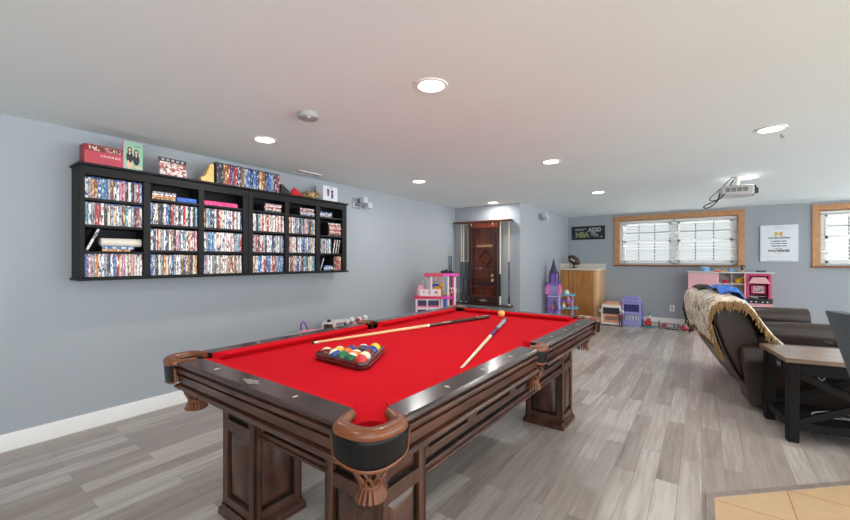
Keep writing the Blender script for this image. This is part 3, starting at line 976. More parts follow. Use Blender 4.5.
def row_of(bay, z, rowname, n, case_p=0.0, y0=None, y1=None, h=0.168, group=None, lead=None):
    a, b_ = BAYS[bay]
    a = (y0 if y0 is not None else a) + 0.002; b_ = (y1 if y1 is not None else b_) - 0.002
    n_ = n; p = (b_ - a) / n_
    for i in range(n_):
        col = rng.choice(POOL)
        if lead and i < len(lead): col = lead[i]
        th = round(p - 0.0006, 4)
        case = 'case_blue' if rng.random() < case_p else ('case_red' if col == 'red' and rng.random() < 0.4 else 'case_black')
        hh = h - rng.choice((0, 0, 0.002, 0.004))
        o = dvd(col, th, hh, case)
        o.location = (BX1 - 0.016 - rng.random() * 0.006, a + p * (i + 0.5), z + 0.0005)
        tag(o, '%s disc case, %s from left in the %s row of the %s bookcase bay' % (col, ORD[i], rowname, BAYN[bay]), 'DVD', 'disc cases in the wall bookcases')
row_of(0, 1.647, 'top', 19, 0.8, h=0.150, lead=['white', 'grey', 'orange', 'brown', 'blue', 'teal', 'blue', 'grey'])
row_of(0, 1.463, 'second', 19, 0.5, h=0.158, lead=['teal', 'white', 'grey', 'red'])
row_of(0, 1.096, 'bottom', 19, 0.1, h=0.170)
for b_ in range(1, 5):
    n = [0, 19, 19, 18, 18][b_]
    row_of(b_, 1.495, 'upper', n, 0.06)
    row_of(b_, 1.294, 'middle', n, 0.04)
    row_of(b_, 1.096, 'bottom', n, 0.04)
row_of(5, 1.294, 'middle', 9, 0.0, 2.765, 2.935, 0.166)
row_of(5, 1.096, 'bottom', 6, 0.0, 2.965, 3.078, 0.166, lead=['brown', 'navy', 'red', 'brown', 'orange', 'red'])
# cases laid flat or leaning
def flat_case(colour, y, z, w, d, th, label, rz=0.0, group=None, case='case_black', x=None):
    m = MB(); m.box(-d, 0, -w / 2, w / 2, 0, th, 1)
    m.box(-0.002, 0.0008, -w / 2 + 0.002, w / 2 - 0.002, 0.001, th - 0.001, 0); m.box(-d + 0.002, -0.002, -w / 2 + 0.002, w / 2 - 0.002, th - 0.001, th + 0.0004, 0)
    o = m.build('dvd_case', [M['spine_' + colour], M[case]], smooth=30, loc=(x if x is not None else BX1 - 0.018, y, z), rot=(0, 0, rz))
    return tag(o, label, 'DVD', group)
def stack(bay_name, items, y, z, w, d, shelfname, where):
    for i, (col, th) in enumerate(items):
        n = len(items)
        lv = ORD[i] + ' up' if i < n - 1 else 'topmost'
        if i == 0: lv = 'lowest'
        flat_case(col, y + rng.uniform(-0.008, 0.008), z + 0.0005, w, d, th - 0.0006, '%s disc case lying flat, %s in stack %s' % (col, lv, where), rng.uniform(-0.05, 0.05), 'disc cases lying in flat stacks')
        z += th
stack('second', [('brown', 0.016), ('orange', 0.015), ('white', 0.016), ('grey', 0.014)], 1.252, 1.690, 0.165, 0.13, 'top', 'on top shelf, second bay')
M['spine_solidblue'] = printed('spine_solidblue', (36, 92, 190), [(30, 70, 160), (60, 120, 210)], cover=0.55)
flat_case('solidblue', 1.420, 1.6905, 0.15, 0.12, 0.034, 'bright blue box lying flat on the top shelf of the second bay', 0.03, case='case_blue')
M['spine_hotpink'] = printed('spine_hotpink', (214, 40, 118), [(226, 90, 150), (200, 30, 100)], cover=0.5)
flat_case('hotpink', 1.70, 1.6905, 0.29, 0.13, 0.036, 'long hot pink box lying on the top shelf of the third bay', 0.0, case='case_red')
stack('fourth', [('black', 0.016), ('white', 0.016), ('red', 0.016), ('white', 0.016), ('pink', 0.014)], 2.20, 1.690, 0.18, 0.13, 'top', 'on top shelf, fourth bay')
stack('fifth', [('navy', 0.016), ('white', 0.016), ('grey', 0.016), ('red', 0.016), ('white', 0.014)], 2.60, 1.690, 0.18, 0.13, 'top', 'on top shelf, fifth bay')
stack('sixth', [('grey', 0.018), ('white', 0.018), ('blue', 0.018)], 2.85, 1.700, 0.17, 0.12, 'top', 'on top shelf, rightmost bay')
stack('sixth', [('black', 0.018), ('red', 0.018), ('cream', 0.018), ('red', 0.018), ('pink', 0.018), ('cream', 0.018), ('red', 0.018), ('white', 0.018)], 2.985, 1.495, 0.175, 0.13, 'second', 'of eight in the rightmost bay')
stack('sixth', [('navy', 0.02), ('white', 0.02), ('blue', 0.02)], 2.892, 1.096, 0.13, 0.12, 'bottom', 'at the bottom of the rightmost bay')
def leaning(colour, y, z, ang, label, h=0.168, th=0.016):
    o = dvd(colour, th, h)
    o.location = (BX1 - 0.018, y, z); o.rotation_euler = (R(ang), 0, 0)
    tag(o, label, 'DVD')
leaning('grey', 2.776, 1.097 + 0.005, -20, 'grey disc case leaning to the right on the bottom shelf of the rightmost bay', 0.15)
for i, (yy, col) in enumerate(((2.958, 'white'), (2.995, 'cream'), (3.028, 'grey'))):
    leaning(col, yy, 1.2975, -11, '%s disc case leaning right in the middle row of the rightmost bay' % col, 0.16)
# third shelf of the first bay: leaning case, white paper rolls, two flat cases
leaning('white', 0.787, 1.282 + 0.005, -24, 'white and blue disc case leaning on the third shelf of the leftmost bay', 0.165)
flat_case('orange', 0.955, 1.2815, 0.17, 0.12, 0.016, 'yellow disc case lying flat at the bottom of the third shelf pile')
flat_case('blue', 0.965, 1.2981, 0.19, 0.12, 0.018, 'blue disc case lying flat on top of the yellow one')
M['paper'] = plain('rolled_paper', (226, 216, 204), 0.6, 0.04)
pr = MB(); pr.lathe([(0.026, 0), (0.030, 0), (0.030, 0.24), (0.026, 0.24), (0.024, 0.235), (0.024, 0.005)], 18, cap=False)
o = pr.build('paper_roll', M['paper'], loc=(BX1 - 0.06, 0.870, 1.3472), rot=(R(-90), 0, 0), smooth=50)
tag(o, 'thick white paper roll lying across flat cases on the third shelf', 'paper roll')

# ------------------------------------------------------------------ things on top of the bookcases
ZTOP = 1.8845
M['box_red'] = plain('red_box', (140, 22, 40), 0.4, 0.08, 8)
M['box_red2'] = plain('pale_red_box', (186, 62, 78), 0.4, 0.08, 8)
M['photoprint'] = printed('photo_print', (60, 40, 50), [(220, 190, 170), (150, 40, 50), (30, 30, 40)], scale=(60, 60, 60), cover=0.48)
M['letter_white'] = plain('white_print', (236, 236, 236), 0.5, 0.01)
r = thing('box_set', 'red gift box with a photo strip and white lettering on the bookcase', 'box', (-3.45, 0.875, ZTOP), R(2))
MB().box(-0.05, 0.045, -0.108, 0.112, 0, 0.132).build('box_body', M['box_red'], r, bevel=0.002)
MB().box(0.0445, 0.0465, -0.106, 0.110, 0.002, 0.088).build('front_panel', M['box_red2'], r)
MB().box(0.0445, 0.0462, -0.082, 0.100, 0.092, 0.124).build('photo_strip', M['photoprint'], r)
lettering('F·R·I·E·N·D·S', 0.021, M['letter_white'], r, (0.0467, 0.038, 0.060), (R(90), 0, R(90)))
# children's annual: book standing upright
M['book_pink'] = plain('pink_spine', (222, 130, 182), 0.4, 0.04)
M['book_mint'] = plain('mint_cover', (140, 190, 160), 0.4, 0.05)
M['skin'] = plain('printed_skin', (226, 176, 150), 0.5, 0.03)
M['ink_dark'] = plain('printed_dark', (26, 26, 32), 0.5, 0.05)
M['ink_magenta'] = plain('printed_magenta', (150, 40, 120), 0.5, 0.05)
r = thing('magazine_book', 'pink and mint book with two printed women standing on the bookcase', 'book', (-3.42, 1.047, ZTOP), R(6))
MB().box(-0.012, 0.012, -0.062, 0.062, 0, 0.204).build('pages', [M['book_pink']], r, bevel=0.001)
MB().box(0.0118, 0.0128, -0.056, 0.0615, 0.0015, 0.2025).build('cover', M['book_mint'], r)
f = MB()
def blob(y, z, ry, rz, mt, dx):
    f.prism([(ry * math.cos(2*PI*i/14) + y, rz * math.sin(2*PI*i/14) + z) for i in range(14)], 0.0126, 0.0129 + dx, 'x', mt)
for cy_, cz in ((-0.022, 0.140), (0.020, 0.128)):
    blob(cy_, cz, 0.015, 0.026, 1, 0.0002); blob(cy_, cz + 0.004, 0.008, 0.012, 0, 0.0005)
    blob(cy_, cz - 0.050, 0.022, 0.042, 1, 0.0003); blob(cy_, cz - 0.020, 0.006, 0.012, 0, 0.0005)
blob(-0.03, 0.034, 0.009, 0.032, 0, 0.0004); blob(-0.012, 0.030, 0.008, 0.028, 0, 0.0004); blob(0.03, 0.022, 0.024, 0.010, 0, 0.0004)
f.build('printed_figures', [M['skin'], M['ink_dark']], r)
MB().box(0.0127, 0.0131, 0.006, 0.044, 0.172, 0.178).build('title_mark', M['ink_magenta'], r)
# picture leaning on the wall
M['pic_red'] = printed('abstract_print', (206, 196, 190), [(170, 80, 60), (120, 50, 50), (226, 210, 200)], scale=(30, 30, 30), cover=0.5)
r = thing('picture_canvas', 'small pale canvas with a black band and red shapes on the bookcase', 'picture', (-3.41, 1.315, ZTOP), R(4))
tilt = Matrix.Rotation(R(-6), 4, 'Y')
MB().box(-0.010, 0.008, -0.098, 0.098, 0.0015, 0.138, 0, tilt).build('canvas', M['pic_red'], r)
m = MB(); m.box(0.0078, 0.0092, -0.098, 0.098, 0.106, 0.1383, 0, tilt); m.build('black_band', M['ink_dark'], r)
m = MB()
for k in range(5):
    m.box(0.0090, 0.0098, -0.085 + k * 0.036, -0.062 + k * 0.036, 0.113, 0.131, 0, tilt)
m.build('band_marks', M['grey_plastic'], r)
# pale wooden bookend
M['pine_light'] = wood('pale_pine', (206, 162, 84), (232, 196, 120), (3, 3, 14), 0.4, 0.2, 3)
m = MB(); m.prism([(0, 0), (0.105, 0), (0.105, 0.158), (0.090, 0.163), (0.072, 0.150), (0.048, 0.075), (0.034, 0.046), (0.004, 0.034), (0.0, 0.028)], -0.030, 0.030, 'x')
o = m.build('wooden_bookend', M['pine_light'], loc=(-3.43, 1.520, ZTOP), bevel=0.003)
tag(o, 'pale pine wedge bookend left of the disc cases on the bookcase', 'bookend')
# row of larger cases on top
tops = ['black', 'black', 'brown', 'red', 'navy', 'red', 'navy', 'brown', 'grey', 'blue', 'navy', 'blue', 'navy', 'orange', 'brown', 'navy', 'blue', 'grey', 'navy', 'red']
y = 1.645
names_seen = {}
for i, col in enumerate(tops):
    th = 0.0305
    m = MB(); h = 0.184 - 0.002 * (i % 3)
    m.box(-0.12, 0, -th / 2 + 0.0003, th / 2 - 0.0003, 0, h, 1)
    m.box(-0.002, 0.0008, -th / 2 + 0.001, th / 2 - 0.001, 0.003, h - 0.010, 0)
    m.box(-0.119, -0.001, -th / 2 + 0.001, th / 2 - 0.001, h - 0.001, h + 0.0006, 2)
    o = m.build('dvd_case', [M['spine_' + col], M['case_black'], M['white']], loc=(-3.40, y + th / 2, ZTOP))
    tag(o, 'thick %s disc case, %s from the left in the row on top of the bookcases' % (col, ORD[i]), 'DVD', 'disc cases standing on top of the bookcases')
    y += th
# black wedge leaning against the row, red cap, basket ball of cane, white box
m = MB(); m.prism([(0, 0), (0.12, 0), (0.115, 0.012), (0.012, 0.09), (0.0, 0.085)], -0.03, 0.03, 'x')
tag(m.build('game_controller_stand', M['black'], loc=(-3.41, 2.262, ZTOP), bevel=0.003), 'black slanted stand right of the disc cases on the bookcase', 'stand')
M['cap_red'] = plain('red_felt', (190, 24, 30), 0.8, 0.08, 12, sheen=0.2)
m = MB()
def capf(u, v):
    a = 2 * PI * u; t = v
    rr_ = 0.085 * (1 - t) ** 0.75
    return (0.55 * rr_ * math.cos(a), rr_ * math.sin(a) - 0.03 * t, 0.085 * t ** 0.9)
m.grid(capf, 24, 8)
tag(m.build('felt_cap', M['cap_red'], loc=(-3.42, 2.47, ZTOP), smooth=60), 'pointed red felt cap on top of the bookcase', 'cap')
M['cane'] = printed('woven_cane', (196, 168, 120), [(110, 80, 50), (60, 44, 34)], scale=(40, 40, 40), cover=0.52, rough=0.6)
m = MB(); m.lathe([(0.055, 0.0), (0.082, 0.018), (0.088, 0.038), (0.078, 0.056), (0.050, 0.072), (0.0005, 0.078)], 24, cap=False)
for k in range(10):
    a = 2 * PI * k / 10
    m.tube([(0.089 * math.cos(a), 0.089 * math.sin(a), 0.034), (0.080 * math.cos(a + 0.25), 0.080 * math.sin(a + 0.25), 0.056), (0.052 * math.cos(a + 0.5), 0.052 * math.sin(a + 0.5), 0.073), (0.01, 0.0, 0.080)], 0.005, 6)
tag(m.build('cane_basket', M['cane'], loc=(-3.43, 2.655, ZTOP), smooth=60), 'round woven cane basket between the red cap and white box', 'basket')
r = thing('white_box', 'white carton with a dark printed picture at the bookcase end', 'box', (-3.46, 2.90, ZTOP), R(3))
MB().box(-0.06, 0.055, -0.105, 0.11, 0, 0.165).build('carton', plain('carton', (216, 218, 226), 0.5, 0.02), r, bevel=0.002)
m = MB()
m.prism([(-0.050, 0.13), (-0.015, 0.13), (-0.022, 0.05), (-0.042, 0.055)], 0.0548, 0.0565, 'x', 0)
m.prism([(0.012, 0.12), (0.04, 0.13), (0.046, 0.095), (0.012, 0.095)], 0.0548, 0.0565, 'x', 1)
m.prism([(0.012, 0.088), (0.046, 0.088), (0.042, 0.035), (0.014, 0.03)], 0.0548, 0.0565, 'x', 2)
m.build('printed_shapes', [plain('ink_plum', (110, 30, 80), 0.5), M['ink_dark'], plain('ink_navy', (50, 56, 110), 0.5)], r)
MB().box(0.0548, 0.0560, -0.01, 0.03, 0.146, 0.152).build('printed_mark', M['ink_dark'], r)

# ------------------------------------------------------------------ wall lamps
def wall_lamp(loc, rz, label):
    r = thing('wall_lamp', label, 'wall lamp', loc, rz, 'chrome wall lamps with glass cubes')
    MB().box(0, 0.018, -0.055, 0.055, -0.06, 0.06).build('back_plate', M['chrome'], r, bevel=0.004)
    m = MB(); m.tube([(0.015, 0, -0.01), (0.07, 0, -0.015), (0.075, 0.06, -0.015), (0.075, 0.12, -0.01)], 0.010, 10); m.ball((0.075, 0.04, -0.013), 0.02, 12, 8)
    m.build('arm', M['chrome'], r, smooth=60)
    for y, z in ((0.075, 0.045), (0.155, -0.012)):
        MB().box(0.035, 0.115, y - 0.038, y + 0.038, z - 0.038, z + 0.038).build('glass_shade', M['frost'], r, bevel=0.006)
wall_lamp((WL, 3.49, 1.945), 0, 'chrome wall lamp with glass cubes beside the bookcase')
wall_lamp((XC, 6.84, 1.985), 0, 'chrome wall lamp with glass cubes on the closet wall')

# ------------------------------------------------------------------ cue rack on the alcove wall
M['mahog'] = wood('mahogany', (66, 20, 8), (132, 54, 20), (8, 8, 1), 0.28, 0.5, 4)
M['mahog_d'] = wood('dark_mahogany', (34, 14, 10), (66, 26, 14), (8, 8, 1), 0.3, 0.5, 4)
M['mahog_x'] = wood('mahogany_across', (60, 28, 14), (120, 62, 30), (1, 8, 8), 0.3, 0.5, 4)
r = thing('cue_rack', 'dark wood wall cue rack with diamond panel and small shelves', 'cue rack', (-3.02, YR, 0.455))
def rb(nm, x0, x1, y0, y1, z0, z1, mt='mahog', bev=0.003):
    return MB().box(x0 + 3.02, x1 + 3.02, y0 - YR, y1 - YR, z0 - 0.455, z1 - 0.455).build(nm, M[mt], r, bevel=bev)
rb('top_rail', -3.575, -2.50, YR - 0.135, YR, 1.862, 1.884, 'mahog_x')
rb('bottom_rail', -3.575, -2.50, YR - 0.135, YR, 0.455, 0.482, 'mahog_d')
cx0, cx1 = -3.275, -2.735
rb('back_board', cx0, cx1, YR - 0.02, YR, 0.482, 1.862, 'mahog')
rb('side_panel', cx0, cx0 + 0.065, YR - 0.11, YR - 0.02, 0.482, 1.862, 'mahog_d')
rb('side_panel', cx1 - 0.065, cx1, YR - 0.11, YR - 0.02, 0.482, 1.862, 'mahog_d')
rb('head_board', cx0 - 0.01, cx1 + 0.01, YR - 0.118, YR - 0.02, 1.76, 1.862, 'mahog')
rb('foot_board', cx0 + 0.065, cx1 - 0.065, YR - 0.105, YR - 0.02, 0.482, 0.60, 'mahog_d')
for z in (1.435, 1.06, 0.93, 0.77, 0.61):
    rb('shelf', cx0 + 0.065, cx1 - 0.065, YR - 0.10, YR - 0.02, z - 0.012, z + 0.006, 'mahog')
rb('drawer_front', cx0 + 0.07, cx1 - 0.07, YR - 0.085, YR - 0.02, 0.775, 0.85, 'mahog_d')
m = MB()
for a in range(4):
    p = [(0.0, 0.14), (0.115, 0.0), (0.0, -0.14), (-0.115, 0.0)]
    p0, p1 = p[a], p[(a + 1) % 4]
    m.bar((p0[0] + 0.015, -0.05, p0[1] + 0.79), (p1[0] + 0.015, -0.05, p1[1] + 0.79), 0.03, 0.02)
m.build('diamond_rack', M['mahog'], r, bevel=0.003)
m = MB(); m.prism([(0.07 * math.cos(a) * (1 + 0.2 * math.cos(4 * a)), 0.022 * math.sin(a)) for a in [2*PI*i/32 for i in range(32)]], -0.107, -0.104, 'y')
m.v = [v + Vector((0.02, 0, 0.085)) for v in m.v]
m.build('crest', M['silver'], r)
for s_ in (-0.19, 0.2): MB().cyl((s_, -0.122, 1.345), (s_, -0.122, 1.39), 0.008).build('peg', M['chrome'], r, smooth=50)
M['brass'] = plain('yellow_brass', (220, 178, 90), 0.3, 0.05, metal=0.6)
for z, lab in ((0.9995, 'yellow ball on the cue rack shelf under the diamond'), (0.8625, None)):
    pass
def small_ball(x, z, label, mt, rr_=0.026):
    o = MB().ball((0, 0, 0), rr_, 16, 10).build('billiard_ball', mt, smooth=180, loc=(x, YR - 0.065, z + rr_ + 0.0062))
    tag(o, label, 'ball')
small_ball(-2.845, 0.93, 'pale yellow ball on the cue rack shelf below the diamond', plain('rack_ball_a', (228, 200, 130), 0.2))
small_ball(-2.845, 0.77 + 0.08, 'cream ball on the cue rack drawer', plain('rack_ball_b', (240, 226, 190), 0.2))
for k, (x, z) in enumerate(((-3.13, 1.06), (-3.06, 1.06), (-2.98, 1.06))):
    m = MB(); m.box(-0.013, 0.013, -0.013, 0.013, 0, 0.024); m.lathe([(0.0005, 0.0242), (0.009, 0.0242)], 10, 1, cap=False)
    tag(m.build('chalk_cube', [plain('chalk_%d' % k, ((60, 90, 150), (170, 160, 150), (130, 60, 60))[k], 0.8), M['white']], loc=(x, YR - 0.07, z + 0.0065)), '%s chalk cube on the cue rack shelf' % ('blue', 'grey', 'red')[k], 'chalk', 'chalk cubes on the cue rack')
m = MB(); m.box(-0.14, 0.14, -0.012, 0.012, 0, 0.018); m.cyl((-0.15, -0.015, 0.03), (0.15, 0.012, 0.03), 0.006)
tag(m.build('rest_bridge', plain('bridge_metal', (196, 170, 130), 0.3, 0.1, metal=0.5), loc=(-2.99, YR - 0.07, 1.4415), bevel=0.002), 'pale metal bridge piece on the cue rack upper shelf', 'cue rest')
M['butt_black'] = plain('black_butt', (22, 22, 26), 0.25, 0.1, 20, coat=0.4)
M['butt_grey'] = plain('grey_butt', (70, 80, 92), 0.3, 0.1, 20, coat=0.4)
sec_d = [('joint_ring', 0.47, 0.485, 'ferrule'), ('forearm', 0.485, 0.70, 'butt_black'), ('wrap', 0.70, 0.9, 'butt_grey'), ('butt_sleeve', 0.9, 0.985, 'butt_black'), ('bumper', 0.985, 1.0, 'ferrule')]
sec_g = [('joint_ring', 0.47, 0.485, 'ferrule'), ('forearm', 0.485, 0.70, 'butt_grey'), ('wrap', 0.70, 0.9, 'butt_black'), ('butt_sleeve', 0.9, 0.985, 'butt_grey'), ('bumper', 0.985, 1.0, 'black')]
sec_w = [('joint_ring', 0.62, 0.635, 'ferrule'), ('forearm', 0.635, 0.90, 'butt_black'), ('butt_sleeve', 0.90, 0.985, 'ferrule'), ('bumper', 0.985, 1.0, 'ferrule')]
for x, sc_, sh, lab in ((-3.44, sec_d, 'maple', 'upright cue at the far left of the wall cue rack'),
                        (-3.395, sec_g, 'maple_w', 'upright cue second from the left in the wall cue rack'),
                        (-3.345, sec_d, 'butt_grey', 'grey-shafted cue third from the left in the wall cue rack'),
                        (-3.30, sec_g, 'maple', 'upright cue touching the left side of the rack panel'),
                        (-2.700, sec_w, 'maple_w', 'cream cue right beside the rack panel on its right'),
                        (-2.545, sec_d, 'maple', 'upright black-butted cue at the far right of the wall rack')):
    cue(lab, (x, YR - 0.075, 1.8605), (x, YR - 0.075, 0.4835), shaft=sh, sections=sc_, group='cues standing in the wall rack')
for x, y, lab in ((-3.568, 5.77, 'dark short cue leaning in the corner nearest the left wall'), (-3.545, 5.70, 'dark short cue leaning in the corner, in front of the other')):
    cue(lab, (WL + 0.012, y + 0.02, 1.33), (x + 0.02, y - 0.02, 0.003), shaft='butt_black', sections=sec_d, group='short cues in the corner')
# ------------------------------------------------------------------ far corner: pine cabinet, football, framed sign
M['pine'] = wood('knotty_pine', (168, 106, 46), (204, 142, 72), (9, 9, 0.8), 0.4, 0.25, 4, knots=(84, 44, 18))
M['pine_pale'] = wood('pale_pine_post', (206, 160, 108), (222, 180, 130), (9, 9, 0.8), 0.4, 0.2, 4)
M['counter'] = plain('cream_laminate', (222, 212, 198), 0.3, 0.04, 30)
r = thing('pine_cabinet', 'knotty pine corner cabinet with beaded front and cream counter top', 'cabinet', (-1.95, 8.24, 0))
cxl, cxr, cyf = XC + 0.003, -1.640, 8.12
def cb(nm, x0, x1, y0, y1, z0, z1, mt, bev=0.003):
    return MB().box(x0 + 1.95, x1 + 1.95, y0 - 8.24, y1 - 8.24, z0, z1).build(nm, M[mt], r, bevel=bev)
cb('body', cxl, cxr - 0.03, cyf + 0.02, YF - 0.003, 0.0, 1.015, 'pine', 0)
m = MB(); n = 8; wd_ = (cxr - 0.10 - cxl) / n
for i in range(n):
    a = cxl + i * wd_
    m.box(a + 0.005 + 1.95, a + wd_ - 0.005 + 1.95, cyf - 8.24, cyf + 0.021 - 8.24, 0.0, 1.015)
m.build('beaded_front', M['pine'], r, bevel=0.004)
m = MB(); pts = [(cxr - 0.10, cyf)] + [(cxr - 0.06 + 0.06 * math.sin(R(a)), cyf + 0.06 - 0.06 * math.cos(R(a))) for a in range(0, 91, 10)] + [(cxr, YF - 0.003), (cxr - 0.10, YF - 0.003)]
m.prism([(x + 1.95, y - 8.24) for x, y in pts], 0, 1.015, 'z'); m.build('corner_post', M['pine_pale'], r)
m = MB(); pts = [(cxl, cyf - 0.025)] + [(cxr - 0.05 + 0.075 * math.sin(R(a)), cyf + 0.05 - 0.075 * math.cos(R(a))) for a in range(0, 91, 10)] + [(cxr + 0.025, YF - 0.003), (cxl, YF - 0.003)]
m.prism([(x + 1.95, y - 8.24) for x, y in pts], 1.015, 1.053, 'z'); m.build('counter_top', M['counter'], r, bevel=0.006)
cb('backsplash', cxl, cxl + 0.02, cyf - 0.02, YF - 0.003, 1.053, 1.145, 'counter')
cb('backsplash', cxl + 0.02, cxr + 0.02, YF - 0.023, YF - 0.003, 1.053, 1.145, 'counter')
# football on a little stand
M['football'] = plain('football_leather', (74, 44, 34), 0.5, 0.12, 30, bump=0.1, bscale=200)
r = thing('football', 'dark brown football propped on the cream counter', 'football', (-2.15, 8.26, 1.0535))
tl = Matrix.Translation((0, 0, 0.165)) @ Matrix.Rotation(R(36), 4, 'Y')
m = MB(); prof = [(max(0.088 * (1 - (t) ** 2) ** 0.9, 0.0005), t * 0.15) for t in [(-1 + i / 10) for i in range(21)]]
m.lathe(prof, 20, 0, tl @ Matrix.Rotation(R(90), 4, 'Y'), cap=False); m.build('ball_body', M['football'], r, smooth=80)
m = MB()
for i in range(6): m.box(-0.04 + i * 0.016 - 0.003, -0.04 + i * 0.016 + 0.003, -0.091, -0.082, -0.014, 0.014, 0, tl)
m.box(-0.048, 0.048, -0.0905, -0.083, -0.0025, 0.0025, 0, tl); m.build('laces', M['white'], r)
MB().lathe([(0.075, 0), (0.07, 0.008), (0.03, 0.014), (0.012, 0.03), (0.012, 0.06), (0.05, 0.085)], 18).build('stand', M['black'], r, smooth=50)
# framed sign
r = thing('framed_sign', 'black framed sign with pale block letters above the pine cabinet', 'sign', (-1.97, YF, 1.797))
M['sign_black'] = plain('sign_black', (18, 20, 26), 0.35, 0.05)
M['sign_face'] = plain('sign_face', (24, 30, 40), 0.4, 0.2, 5)
M['lt_green'] = plain('pale_green_print', (118, 134, 92), 0.5, 0.25, 25)
M['lt_grey'] = plain('pale_grey_print', (150, 160, 164), 0.5, 0.2, 25)
MB().box(-0.335, 0.335, -0.025, 0.0, -0.143, 0.143).build('frame', M['sign_black'], r, bevel=0.004)
MB().box(-0.30, 0.30, -0.027, -0.025, -0.115, 0.115).build('face', M['sign_face'], r)
lettering('ADD', 0.112, M['lt_grey'], r, (0.135, -0.0275, 0.058), (R(90), 0, 0), bold=0.008, xs=1.05)
lettering('NEA', 0.14, M['lt_green'], r, (-0.115, -0.0275, -0.045), (R(90), 0, 0), bold=0.011, xs=0.98)
m = MB()
for x0, x1, z0, z1 in ((-0.26, -0.03, 0.078, 0.092), (-0.26, -0.08, 0.052, 0.064), (0.06, 0.16, -0.016, 0.006), (0.06, 0.20, -0.05, -0.03), (0.10, 0.22, -0.08, -0.066), (0.255, 0.285, -0.10, -0.075), (-0.30, -0.285, -0.11, -0.098)):
    m.box(x0, x1, -0.0283, -0.0268, z0, z1)
m.build('printed_line', M['lt_grey'], r)

# ------------------------------------------------------------------ slogan canvas between the windows
M['canvas'] = plain('white_canvas', (226, 232, 238), 0.6, 0.01)
M['maize'] = plain('maize_print', (236, 184, 40), 0.5, 0.03)
M['print_dark'] = plain('dark_print', (38, 40, 52), 0.5, 0.03)
M['print_pale'] = plain('pale_print', (176, 186, 196), 0.5, 0.03)
r = thing('wall_poster', 'square white canvas with yellow M and WOLVERINES lettering', 'poster', (1.041, YF, 1.5))
MB().box(-0.236, 0.236, -0.03, 0.0, -0.305, 0.305).build('canvas', M['canvas'], r, bevel=0.004)
m = MB()
# block letter with slab serifs
cxm, czm = -0.005, 0.152
for sx in (-1, 1):
    m.box(cxm + sx * 0.034 - 0.011, cxm + sx * 0.034 + 0.011, -0.0315, -0.0298, czm - 0.033, czm + 0.033)
    m.box(cxm + sx * 0.034 - 0.018, cxm + sx * 0.034 + 0.018, -0.0315, -0.0298, czm - 0.033, czm - 0.018)
    m.box(cxm + sx * 0.038 - 0.014, cxm + sx * 0.038 + 0.014, -0.0315, -0.0298, czm + 0.018, czm + 0.033)
    m.prism([(cxm + sx * 0.034, czm + 0.033), (cxm + sx * 0.020, czm + 0.033), (cxm, czm + 0.006), (cxm, czm - 0.020), (cxm + sx * 0.030, czm + 0.016)], -0.0315, -0.0298, 'y')
m.build('block_letter', M['maize'], r)
lettering('WOLVERINES', 0.050, M['print_dark'], r, (-0.003, -0.0302, -0.128), (R(90), 0, 0), bold=0.0022, xs=0.88)
def marks(z, x0, x1, h, mt, nm, seed):
    q = MB(); rg = random.Random(seed); x = x0
    while x < x1 - 0.006:
        w_ = rg.uniform(0.006, 0.014); w_ = min(w_, x1 - x)
        q.box(x, x + w_, -0.0312, -0.0299, z - h / 2, z + h / 2)
        x += w_ + (0.003 if rg.random() < 0.75 else 0.011)
    q.build(nm, M[mt], r)
marks(0.088, -0.135, 0.135, 0.022, 'print_dark', 'printed_line', 1)
marks(0.034, -0.098, 0.09, 0.017, 'print_dark', 'printed_line', 2)
marks(-0.006, -0.10, 0.10, 0.014, 'print_dark', 'printed_line', 3)
marks(-0.046, -0.085, 0.09, 0.018, 'print_dark', 'printed_line', 4)
marks(-0.090, -0.045, 0.04, 0.012, 'print_dark', 'printed_line', 5)
marks(-0.170, -0.055, 0.055, 0.014, 'maize', 'printed_line', 6)
marks(0.268, -0.06, 0.06, 0.010, 'print_pale', 'printed_line', 7)
marks(-0.285, -0.17, 0.17, 0.010, 'print_pale', 'printed_line', 8)
m = MB()
for z in (0.282, 0.240): m.box(-0.18, 0.18, -0.0308, -0.0299, z - 0.0015, z + 0.0015)
m.box(-0.15, 0.15, -0.0308, -0.0299, -0.231, -0.228); m.build('rule_line', M['print_pale'], r)
# power outlet
r = thing('wall_outlet', 'white double power outlet on the far wall above the baseboard', 'outlet', (-0.46, YF, 0.30))
MB().box(-0.038, 0.038, -0.006, 0, -0.06, 0.06).build('face_plate', M['white'], r, bevel=0.002)
for z in (0.024, -0.024):
    s_ = MB(); s_.box(-0.015, 0.015, -0.0085, -0.005, z - 0.016, z + 0.016); so = s_.build('socket', M['grey_plastic'], r, bevel=0.002)
    q = MB()
    for x in (-0.006, 0.006): q.box(x - 0.0015, x + 0.0015, -0.0092, -0.008, z - 0.004, z + 0.007)
    q.build('slots', M['black'], so)

